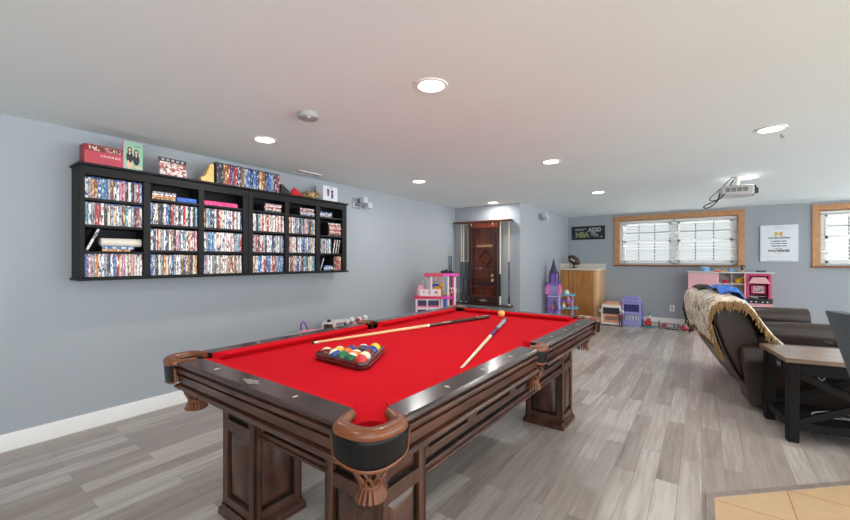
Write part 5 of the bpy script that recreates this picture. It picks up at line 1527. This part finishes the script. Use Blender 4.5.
MB().box(-0.15, 0.15, -0.05, 0.05, 0.055, 0.085).build('top', M['k_white'], r2, bevel=0.005)
for x in (-0.13, 0.13): MB().box(x - 0.012, x + 0.012, -0.04, 0.04, 0, 0.055).build('leg', M['t_brown'], r2, bevel=0.003)
def bench_fig(x, y, mt, mt2, label, z=ZBN, k=1.0):
    r = thing('toy_figure', label, 'toy figure', (x, y, z), R(40), 'toy figures on the bench')
    MB().lathe([(0.022 * k, 0), (0.024 * k, 0.03 * k), (0.014 * k, 0.055 * k)], 12).build('body', M[mt], r, smooth=50)
    MB().ball((0, 0, 0.075 * k), 0.024 * k, 12, 8).build('head', M[mt2], r, smooth=180)
bench_fig(-3.28, 3.05, 't_blue', 't_white', 'blue and white toy figure beside the middle pocket', k=1.15)
bench_fig(-3.30, 3.13, 't_red', 't_white', 'red and white toy figure on the wall bench', k=1.3)
bench_fig(-3.26, 3.19, 't_white', 't_red', 'white toy figure with a red head on the wall bench', k=1.15)
bench_fig(-3.30, 3.25, 't_blue', 't_white', 'blue toy figure at the far end of the wall bench', k=1.2)
bench_fig(-3.26, 3.31, 't_white', 't_white', 'all white toy figure at the bench end', k=1.35)
# ------------------------------------------------------------------ reclining loveseat seen from behind its near end
M['brown_leather'] = plain('brown_leather', (48, 34, 28), 0.40, 0.14, 9, coat=0.05, bump=0.12, bscale=45)
M['brown_dark'] = plain('dark_brown_leather', (32, 24, 21), 0.5, 0.14, 9, bump=0.1, bscale=45)
SO = Vector((0.30, 4.12, 0)); SA = R(8.6); SW = 1.46
def SM(u, v, z): return Matrix.Translation(SO) @ Matrix.Rotation(SA, 4, 'Z') @ Vector((u, v, z))
sofa = thing('reclining_sofa', 'dark brown leather reclining sofa half covered by a fringed throw', 'sofa', SO, SA)
def soft(m, name, mt, bevel=0.03, par=None, seg=4):
    return m.build(name, M[mt], par or sofa, bevel=bevel, seg=seg, smooth=60)
back_prof = [(0.070, 0.08), (-0.075, 0.30), (-0.155, 0.48), (-0.215, 0.70), (-0.225, 0.82), (-0.18, 0.89), (-0.10, 0.905), (-0.03, 0.88), (0.02, 0.81), (0.06, 0.70), (0.10, 0.54), (0.15, 0.44), (0.17, 0.30), (0.14, 0.10)]
back_prof = [(u, z if z < 0.5 else 0.5 + (z - 0.5) * 0.9) for u, z in back_prof]
for v0, v1 in ((0.025, 0.615), (0.635, 0.82), (0.84, SW - 0.03)):
    m = MB()
    pr_ = back_prof if v1 - v0 > 0.3 else [(u + 0.02, z - 0.05 * (z > 0.6)) for u, z in back_prof]
    m.prism(pr_, v0, v1, 'y'); soft(m, 'backrest', 'brown_leather', 0.03)
MB().prism([(0.085, 0.035), (-0.09, 0.30), (-0.17, 0.48), (-0.228, 0.67), (-0.218, 0.67), (-0.155, 0.48), (-0.075, 0.30), (0.10, 0.035)], 0.0, SW, 'y').build('rear_panel', M['brown_leather'], sofa, bevel=0.004)
def arm(v0, v1, u1, zt, nm='armrest', u0=0.10):
    m = MB(); n = 14; pts = []
    vm = (v0 + v1) / 2; hw = (v1 - v0) / 2
    # pillow top: section across v, run along u with rounded nose
    sec = [(-hw, 0.06), (-hw, zt - 0.14)] + [(-hw * math.cos(R(a)) * 1.06, zt - 0.12 + 0.12 * math.sin(R(a))) for a in range(0, 181, 20)] + [(hw, zt - 0.14), (hw, 0.06)]
    us = [u0, u0 + 0.035, 0.5, 0.8, u1 - 0.07, u1 - 0.02, u1]
    sc_ = [(0.90, -0.05), (1, 0.0), (1, 0.012), (1, 0.012), (1, 0.0), (0.95, -0.02), (0.82, -0.06)]
    vs = []
    for u, (k, dz) in zip(us, sc_):
        for a, z in sec: vs.append((u + (0.07 * (1 - z / 0.5) if u < 0.15 else 0.0), vm + a * k, z + (dz if z > 0.2 else 0)))
    K = len(sec); fs = [list(range(K)), [(len(us) - 1) * K + i for i in range(K)][::-1]]
    for i in range(len(us) - 1):
        for q in range(K): fs.append((i * K + q, (i + 1) * K + q, (i + 1) * K + (q + 1) % K, i * K + (q + 1) % K))
    m.add(vs, fs); return m.build(nm, M['brown_leather'], sofa, smooth=60)
arm(-0.07, 0.19, 0.95, 0.53, u0=-0.055)
arm(0.60, 0.80, 0.74, 0.63, 'console')
arm(SW - 0.20, SW, 0.80, 0.70)
for v0, v1 in ((0.21, 0.63), (0.83, SW - 0.21)):
    m = MB(); m.box(0.22, 0.88, v0, v1, 0.24, 0.46); soft(m, 'seat_cushion', 'brown_leather', 0.05)
    m = MB(); m.box(0.80, 0.86, v0, v1, 0.07, 0.25); soft(m, 'footrest', 'brown_leather', 0.02)
MB().box(0.14, 0.82, 0.03, SW - 0.03, 0.035, 0.24).build('base', M['brown_dark'], sofa, bevel=0.01)
for u in (0.19, 0.78):
    for v in (0.06, SW - 0.06): MB().lathe([(0.03, 0), (0.025, 0.036)], 12).build('foot', M['black'], sofa, loc=(u, v, 0), smooth=40)
# woven throw with golden fringe over the back
def throw_material():
    m, nt, b = new_mat('tapestry_throw')
    L = nt.links.new
    tc = N(nt, 'ShaderNodeTexCoord')
    mp = N(nt, 'ShaderNodeMapping'); mp.inputs['Scale'].default_value = (7, 7, 7)
    L(tc.outputs['Object'], mp.inputs['Vector'])
    cur = None
    for i, (ink, cv, sc_) in enumerate((((204, 184, 160), 0.50, 1.0), ((150, 160, 178), 0.60, 1.5), ((78, 74, 80), 0.58, 2.6), ((170, 120, 92), 0.62, 1.9))):
        nz = N(nt, 'ShaderNodeTexNoise'); nz.inputs['Scale'].default_value = sc_; nz.inputs['Detail'].default_value = 3
        ad = N(nt, 'ShaderNodeVectorMath', operation='ADD'); ad.inputs[1].default_value = (3.1 * i, 1.7 * i, 5.3 * i)
        L(mp.outputs[0], ad.inputs[0]); L(ad.outputs[0], nz.inputs['Vector'])
        rp = N(nt, 'ShaderNodeValToRGB'); rp.color_ramp.elements[0].position = cv; rp.color_ramp.elements[1].position = cv + 0.05
        L(nz.outputs['Fac'], rp.inputs['Fac'])
        mx = N(nt, 'ShaderNodeMix', data_type='RGBA'); L(rp.outputs['Color'], mx.inputs[0])
        if cur is None: mx.inputs[6].default_value = lin((224, 210, 192))
        else: L(cur, mx.inputs[6])
        mx.inputs[7].default_value = lin(ink); cur = mx.outputs[2]
    L(cur, b.inputs['Base Color']); b.inputs['Roughness'].default_value = 0.9
    n2 = N(nt, 'ShaderNodeTexNoise'); n2.inputs['Scale'].default_value = 260
    L(tc.outputs['Object'], n2.inputs['Vector'])
    bp = N(nt, 'ShaderNodeBump'); bp.inputs['Strength'].default_value = 0.25; bp.inputs['Distance'].default_value = 0.004
    L(n2.outputs['Fac'], bp.inputs['Height']); L(bp.outputs['Normal'], b.inputs['Normal'])
    return m
M['throw'] = throw_material()
M['fringe_gold'] = plain('golden_fringe', (134, 104, 66), 0.9, 0.4, 60)
M['fringe_dark'] = plain('dark_fringe', (70, 62, 60), 0.9, 0.3, 40)
prof_t = [(-0.185, 0.47), (-0.215, 0.57), (-0.245, 0.70), (-0.255, 0.82), (-0.235, 0.905), (-0.165, 0.945), (-0.09, 0.952), (-0.01, 0.925), (0.05, 0.85), (0.115, 0.72), (0.18, 0.61), (0.25, 0.525)]
prof_t = [(u, 0.5 + (z - 0.5) * 0.9) for u, z in prof_t]
def pt_on(t):
    f = t * (len(prof_t) - 1); i = min(int(f), len(prof_t) - 2); k = f - i
    return (prof_t[i][0] * (1 - k) + prof_t[i + 1][0] * k, prof_t[i][1] * (1 - k) + prof_t[i + 1][1] * k)
V0, V1 = -0.035, SW + 0.02
def throw_f(a, b_):
    u, z = pt_on(a); v = V0 + (V1 - V0) * b_
    ed = abs(a - 0.5) * 2
    z += 0.012 * noise.noise(Vector((u * 7, v * 5, 2))) + (0.0 if ed < 0.7 else -0.10 * (ed - 0.7) * noise.noise(Vector((v * 3, 8, a * 2))))
    u += 0.008 * noise.noise(Vector((u * 5, v * 6, 9)))
    if b_ < 0.05 or b_ > 0.97:
        k = (0.05 - b_) / 0.05 if b_ < 0.05 else (b_ - 0.97) / 0.03
        z -= 0.035 * k * k * (1 - 0.5 * ed)
    return (u, v, z)
throw = MB().grid(throw_f, 44, 56).build('throw_blanket', M['throw'], solid=0.010, smooth=80, loc=SO, rot=(0, 0, SA))
tag(throw, 'cream patterned woven throw with golden fringe over the sofa back', 'blanket')
rg = random.Random(5)
def fringe(b_, mt, n, l0, l1, out):
    m = MB()
    for i in range(n):
        a = (i + 0.5) / n
        p = Vector(throw_f(a, b_)) + Vector((0, out * 0.3, 0.0))
        l = rg.uniform(l0, l1)
        d1 = Vector((rg.uniform(-0.014, 0.014), out + rg.uniform(-0.006, 0.006), -l * 0.5))
        d2 = Vector((rg.uniform(-0.02, 0.02), out * 1.1 + rg.uniform(-0.008, 0.006), -l))
        m.tube([p, p + d1 * 0.9, p + d2], [0.0065, 0.0075, 0.004], 5)
    return m
fringe(0.0, 'fringe_gold', 95, 0.05, 0.085, -0.012).build('fringe', M['fringe_gold'], throw, smooth=60)
fringe(1.0, 'fringe_dark', 70, 0.09, 0.15, 0.015).build('fringe', M['fringe_dark'], throw, smooth=60)
m = MB()
for i in range(46):
    b_ = (i + 0.5) / 46; p = Vector(throw_f(0.0, b_)); l = rg.uniform(0.05, 0.10) * (1.25 if b_ < 0.14 else 0.8)
    m.tube([p, p + Vector((0.010 + rg.uniform(-0.004, 0.004), rg.uniform(-0.01, 0.01), -l * 0.5)), p + Vector((0.028 + rg.uniform(-0.004, 0.006), rg.uniform(-0.014, 0.014), -l))], [0.007, 0.008, 0.004], 5)
m.build('fringe', M['fringe_gold'], throw, smooth=60)
# blue jacket thrown on top and a dark garment beside it
def crumple(cu, cv, lu, lv, seed, hgt):
    def f(a, b_):
        x = (a - 0.5) * 2; y = (b_ - 0.5) * 2
        rr_ = max(abs(x), abs(y)) if False else math.sqrt(x * x + y * y) / 1.30
        u = cu + lu * x * (1 + 0.08 * noise.noise(Vector((x * 2, y * 2, seed))))
        v = cv + lv * y * (1 + 0.10 * noise.noise(Vector((x * 2, y * 2, seed + 4))))
        # height of the throw below
        zb = 0.0
        best = None
        for i in range(len(prof_t) - 1):
            (u0, z0), (u1, z1) = prof_t[i], prof_t[i + 1]
            if u0 <= u <= u1 and u1 > u0: zb = max(zb, z0 + (z1 - z0) * (u - u0) / (u1 - u0))
        if u < -0.238: zb = 0.86
        dome = max(0.0, 1 - rr_ ** 2.2)
        z = zb + 0.019 + hgt * dome ** 0.6 * (0.75 + 0.5 * noise.noise(Vector((x * 2.6, y * 2.2, seed + 7)))) + 0.010 * noise.noise(Vector((x * 6, y * 6, seed + 1)))
        return (u, v, max(z, zb + 0.017))
    return f
M['jacket_blue'] = plain('blue_nylon', (34, 108, 200), 0.5, 0.18, 7, sheen=0.1)
M['jacket_dark'] = plain('dark_knit', (44, 42, 44), 0.85, 0.2, 12)
j = MB().grid(crumple(0.02, 0.52, 0.155, 0.30, 3.0, 0.080), 34, 34).build('blue_jacket', M['jacket_blue'], solid=0.006, smooth=90, loc=SO, rot=(0, 0, SA))
tag(j, 'bright blue jacket crumpled on top of the fringed throw', 'jacket')
j2 = MB().grid(crumple(-0.07, 1.16, 0.12, 0.24, 11.0, 0.022), 30, 34).build('dark_sweater', M['jacket_dark'], solid=0.006, smooth=90, loc=SO, rot=(0, 0, SA))
tag(j2, 'dark grey sweater bundled on the far end of the sofa back', 'sweater')
M['denim'] = plain('blue_denim', (92, 120, 148), 0.85, 0.15, 40)
# denim pouffe standing in front of the console
r = thing('denim_pouffe', 'rounded blue denim pouffe in front of the sofa console', 'pouffe', SM(0.93, 0.70, 0), SA)
MB().lathe([(0.0005, 0), (0.125, 0.0), (0.15, 0.04), (0.155, 0.25), (0.15, 0.44), (0.12, 0.53), (0.06, 0.565), (0.0005, 0.57)], 26, cap=False).build('cover', M['denim'], r, smooth=60)
m = MB(); m.lathe([(0.152, 0.455), (0.156, 0.46), (0.152, 0.465)], 26, cap=False); m.build('piping', M['jacket_dark'], r, smooth=60)
# low wooden table beyond the sofa
M['table_pale'] = wood('pale_table_wood', (178, 150, 128), (206, 180, 158), (8, 1, 8), 0.35, 0.3, 3)
r = thing('coffee_table', 'low pale wood table in front of the sofa', 'table', (1.95, 5.65, 0), SA)
MB().box(-0.35, 0.35, -0.55, 0.55, 0.52, 0.56).build('table_top', M['table_pale'], r, bevel=0.006)
for x in (-0.30, 0.30):
    for y in (-0.5, 0.5): MB().box(x - 0.03, x + 0.03, y - 0.03, y + 0.03, 0, 0.52).build('leg', M['table_pale'], r, bevel=0.004)
MB().box(-0.30, 0.30, -0.5, 0.5, 0.40, 0.42).build('lower_shelf', M['table_pale'], r, bevel=0.004)

# ------------------------------------------------------------------ black side table with wooden top
M['st_top'] = wood('grey_oak_top', (112, 92, 78), (150, 130, 114), (1.2, 10, 10), 0.3, 0.35, 3)
M['st_black'] = wood('black_frame', (14, 13, 13), (22, 20, 20), (6, 6, 1), 0.6, 0.0, 4)
M['st_black'].node_tree.nodes['Principled BSDF'].inputs['Specular IOR Level'].default_value = 0.2
TA = R(10.0)
st = thing('side_table', 'black X-frame side table with a grey wood top beside the sofa', 'side table', (0.470, 3.520, 0), TA)
TWd, TDp, TH = 0.78, 0.47, 0.566
m = MB(); m.box(-0.02, TWd + 0.02, -0.02, TDp + 0.02, TH - 0.030, TH); m.build('table_top', M['st_top'], st, bevel=0.003)
def sb(nm, *a): return MB().box(*a).build(nm, M['st_black'], st, bevel=0.003)
for x in (0, TWd - 0.058):
    for y in (0, TDp - 0.058): sb('leg', x, x + 0.058, y, y + 0.058, 0, TH - 0.03)
for y in (0.008, TDp - 0.032): sb('apron', 0.058, TWd - 0.058, y, y + 0.024, TH - 0.115, TH - 0.03)
for x in (0.008, TWd - 0.032): sb('apron', x, x + 0.024, 0.058, TDp - 0.058, TH - 0.115, TH - 0.03)
for y in (0.01, TDp - 0.036): sb('stretcher', 0.058, TWd - 0.058, y, y + 0.026, 0.085, 0.135)
for x in (0.01, TWd - 0.036): sb('stretcher', x, x + 0.026, 0.058, TDp - 0.058, 0.085, 0.135)
sb('lower_shelf', 0.03, TWd - 0.03, 0.03, TDp - 0.03, 0.118, 0.134)
for y in (0.022, TDp - 0.022):
    for a, b_ in (((0.058, y, 0.135), (TWd - 0.058, y, TH - 0.115)), ((0.058, y, TH - 0.115), (TWd - 0.058, y, 0.135))):
        m = MB(); m.bar(a, b_, 0.020, 0.042); m.build('cross_brace', M['st_black'], st)
o_ = MB().box(-0.0005, 0.008, 0.12, 0.20, TH - 0.10, TH - 0.05).build('power_socket', M['black'], st, bevel=0.002)
MB().box(-0.0015, 0.0005, 0.135, 0.155, TH - 0.085, TH - 0.068).build('port', M['grey_plastic'], o_)
MB().box(-0.0015, 0.0005, 0.168, 0.188, TH - 0.085, TH - 0.068).build('port', M['grey_plastic'], o_)
def table_pt(x, y, z): return Matrix.Translation((0.470, 3.520, 0)) @ Matrix.Rotation(TA, 4, 'Z') @ Vector((x, y, z))
for k, (col, nm, lab) in enumerate((('grey_plastic', 'grey', 'coiled pale grey cable on the lower shelf of the side table'), ('black', 'black', 'coiled black cable on the lower shelf of the side table'))):
    m = MB(); pts = []; rg2 = random.Random(k + 3)
    for i in range(70):
        t = i / 69; a = t * 2 * PI * 2.6
        pts.append((0.42 + 0.10 * k + 0.24 * math.cos(a) * (0.6 + 0.4 * math.sin(a * 0.37 + k)), 0.20 + 0.10 * math.sin(a) * (0.7 + 0.3 * math.cos(a * 0.61)), 0.146 + 0.012 * (1 + math.sin(a * 1.3 + k)) + 0.012 * k))
    m.tube(pts, 0.0042, 6); o = m.build('power_cable', M[col], smooth=80, loc=(0.470, 3.520, 0), rot=(0, 0, TA)); tag(o, lab, 'cable')
m = MB(); m.tube([(0.18, 0.10, TH - 0.115), (0.185, 0.09, TH - 0.14), (0.20, 0.09, TH - 0.155), (0.215, 0.09, TH - 0.14), (0.21, 0.09, TH - 0.125)], 0.004, 6); m.build('hook', M['grey_plastic'], st, smooth=80)

# ------------------------------------------------------------------ upholstered chair at the right edge
M['tweed'] = plain('blue_grey_tweed', (74, 84, 94), 0.95, 0.22, 140, bump=0.3, bscale=300, sheen=0.1)
M['chair_leg'] = wood('dark_chair_leg', (40, 28, 22), (64, 44, 34), (8, 8, 1), 0.4, 0.2, 3)
ch = thing('barrel_chair', 'blue grey tweed barrel chair with a tapering shell at the right edge', 'chair', (0.853, 3.014, 0), R(-40))
# shell: thick curved wall open to the front (+y), narrowing towards the seat
sh = MB(); vs = []; fs = []
NA, NR = 40, 10
def shell_pt(a, t, inner):
    ang = R(-90 + (a - 0.5) * 262)
    top = 0.945 - 0.20 * max(0.0, abs(a - 0.5) * 2 - 0.35) ** 1.4
    z = 0.40 + (top - 0.40) * t
    rr_ = 0.150 + 0.150 * ((z - 0.40) / 0.545) ** 0.95 - (0.075 if inner else 0)
    return (rr_ * math.cos(ang), rr_ * math.sin(ang), z)
ring = [(k / NR, False) for k in range(NR + 1)] + [(1.0 - k / NR, True) for k in range(NR + 1)]
for i in range(NA + 1):
    for t, inn in ring: vs.append(shell_pt(i / NA, t, inn))
K = len(ring)
for i in range(NA):
    for q in range(K): fs.append((i * K + q, (i + 1) * K + q, (i + 1) * K + (q + 1) % K, i * K + (q + 1) % K))
fs.append(list(range(K))); fs.append([NA * K + q for q in range(K)][::-1])
sh.add(vs, fs); sh.build('backrest', M['tweed'], ch, bevel=0.022, seg=4, smooth=60)
m = MB(); m.lathe([(0.0005, 0.37), (0.11, 0.37), (0.13, 0.40), (0.155, 0.47), (0.15, 0.50), (0.11, 0.515), (0.0005, 0.52)], 32, cap=False); m.build('seat', M['tweed'], ch, smooth=60)
MB().lathe([(0.028, 0.02), (0.028, 0.37)], 16).build('pedestal', M['chair_leg'], ch, smooth=50)
MB().lathe([(0.0005, 0), (0.14, 0.0), (0.14, 0.010), (0.05, 0.028), (0.0005, 0.03)], 28, cap=False).build('base', M['chair_leg'], ch, smooth=40)

# ------------------------------------------------------------------ ceiling projector
M['proj'] = plain('projector_grey', (186, 184, 182), 0.4, 0.03); M['proj_d'] = plain('projector_vent', (120, 118, 116), 0.5, 0.05)
pj = thing('projector', 'grey projector hanging from the ceiling in front of the windows', 'projector', (0.325, 5.50, HC), R(4))
MB().box(-0.165, 0.125, -0.13, 0.13, -0.225, -0.115).build('body', M['proj'], pj, bevel=0.022, seg=3)
m = MB()
for i in range(4):
    m.box(-0.125 + i * 0.05, -0.083 + i * 0.05, -0.1325, -0.128, -0.185, -0.140)
m.build('vent_grille', M['proj_d'], pj, bevel=0.001)
MB().box(0.118, 0.140, -0.115, 0.10, -0.218, -0.125).build('front_panel', M['black'], pj, bevel=0.008)
m = MB(); m.lathe([(0.036, 0), (0.04, 0.02), (0.032, 0.024), (0.0005, 0.02)], 20, 0, Matrix.Translation((0.138, -0.05, -0.172)) @ Matrix.Rotation(R(90), 4, 'Y'), cap=False); m.build('lens', M['dark_glass'], pj, smooth=50)
m = MB(); m.box(-0.06, 0.06, -0.06, 0.06, -0.012, 0.0); m.build('mount_plate', M['white_pl'], pj, bevel=0.003)
m = MB(); m.cyl((0, 0, -0.012), (-0.012, 0, -0.10), 0.022, 0.018); m.bar((-0.07, -0.06, -0.112), (0.06, 0.06, -0.112), 0.03, 0.010); m.bar((-0.07, 0.06, -0.112), (0.06, -0.06, -0.112), 0.03, 0.010); m.build('mount_arm', M['white_pl'], pj, smooth=40)
for k, (pts, lab) in enumerate(((
        [(-0.03, -0.03, -0.006), (-0.06, -0.05, -0.02), (-0.15, -0.09, -0.12), (-0.24, -0.13, -0.215), (-0.265, -0.14, -0.25), (-0.25, -0.14, -0.27), (-0.19, -0.11, -0.255), (-0.168, -0.06, -0.20)], 'upper black loop of cable from ceiling to projector'),
        ([(-0.02, 0.0, -0.006), (-0.04, -0.03, -0.03), (-0.10, -0.10, -0.15), (-0.17, -0.15, -0.25), (-0.25, -0.17, -0.295), (-0.315, -0.18, -0.33), (-0.32, -0.18, -0.35), (-0.27, -0.17, -0.345), (-0.20, -0.14, -0.28), (-0.168, -0.02, -0.185)], 'lower black cable drooping below the projector'))):
    # smooth the run with a Catmull-Rom pass
    P = [Vector(p) for p in pts]; out = []
    for i in range(len(P) - 1):
        p0 = P[max(i - 1, 0)]; p1 = P[i]; p2 = P[i + 1]; p3 = P[min(i + 2, len(P) - 1)]
        for q in range(6):
            t = q / 6
            out.append(0.5 * ((2 * p1) + (p2 - p0) * t + (2 * p0 - 5 * p1 + 4 * p2 - p3) * t * t + (-p0 + 3 * p1 - 3 * p2 + p3) * t ** 3))
    out.append(P[-1])
    m = MB(); m.tube(out, 0.0062 if k else 0.005, 7)
    o = m.build('projector_cable', M['black'], smooth=80, loc=(0.325, 5.50, HC), rot=(0, 0, R(4))); tag(o, lab, 'cable')
# ------------------------------------------------------------------ world, camera, view
wd = bpy.data.worlds.new('daylight'); bpy.context.scene.world = wd
wd.use_nodes = True
bg = wd.node_tree.nodes['Background']
bg.inputs['Color'].default_value = (0.90, 0.965, 1.0, 1)
# an overcast sky, brighter on the side away from the far windows
wt = wd.node_tree; WL_ = wt.links.new
tcw = wt.nodes.new('ShaderNodeTexCoord'); dt = wt.nodes.new('ShaderNodeVectorMath'); dt.operation = 'DOT_PRODUCT'
dt.inputs[1].default_value = (0.99, -0.08, 0.0)
WL_(tcw.outputs['Generated'], dt.inputs[0])
mr = wt.nodes.new('ShaderNodeMapRange'); mr.inputs['From Min'].default_value = 0.0; mr.inputs['From Max'].default_value = 0.7
mr.inputs['To Min'].default_value = 0.72; mr.inputs['To Max'].default_value = 3.7
WL_(dt.outputs['Value'], mr.inputs['Value']); # glow added below the horizon to brighten the ceiling
sx = wt.nodes.new('ShaderNodeSeparateXYZ'); WL_(tcw.outputs['Generated'], sx.inputs[0])
mg = wt.nodes.new('ShaderNodeMapRange'); mg.inputs['From Min'].default_value = -0.02; mg.inputs['From Max'].default_value = -0.12
mg.inputs['To Min'].default_value = 0.0; mg.inputs['To Max'].default_value = 1.0
my = wt.nodes.new('ShaderNodeMapRange'); my.inputs['From Min'].default_value = -0.6; my.inputs['From Max'].default_value = 0.3
my.inputs['To Min'].default_value = 1.2; my.inputs['To Max'].default_value = 5.0
WL_(sx.outputs['Y'], my.inputs['Value'])
WL_(sx.outputs['Z'], mg.inputs['Value'])
mu = wt.nodes.new('ShaderNodeMath'); mu.operation = 'MULTIPLY'
WL_(my.outputs['Result'], mu.inputs[0]); WL_(mg.outputs['Result'], mu.inputs[1])
ad_ = wt.nodes.new('ShaderNodeMath'); ad_.operation = 'ADD'
WL_(mr.outputs['Result'], ad_.inputs[0]); WL_(mu.outputs[0], ad_.inputs[1])
WL_(ad_.outputs[0], bg.inputs['Strength'])
cd = bpy.data.cameras.new('camera'); cd.sensor_width = 36.0; cd.lens = 385.0 / 850.0 * 36.0
cd.clip_start = 0.05
co = bpy.data.objects.new('camera', cd); C.objects.link(co)
co.location = (0, 0, 1.22); co.rotation_euler = (PI / 2, 0, math.atan2(277.0, 385.0))
sc = bpy.context.scene
sc.camera = co
sc.view_settings.view_transform = 'Standard'
sc.view_settings.look = 'None'
sc.view_settings.gamma = 1.0
sc.view_settings.use_curve_mapping = False
sc.view_settings.exposure = 0.2
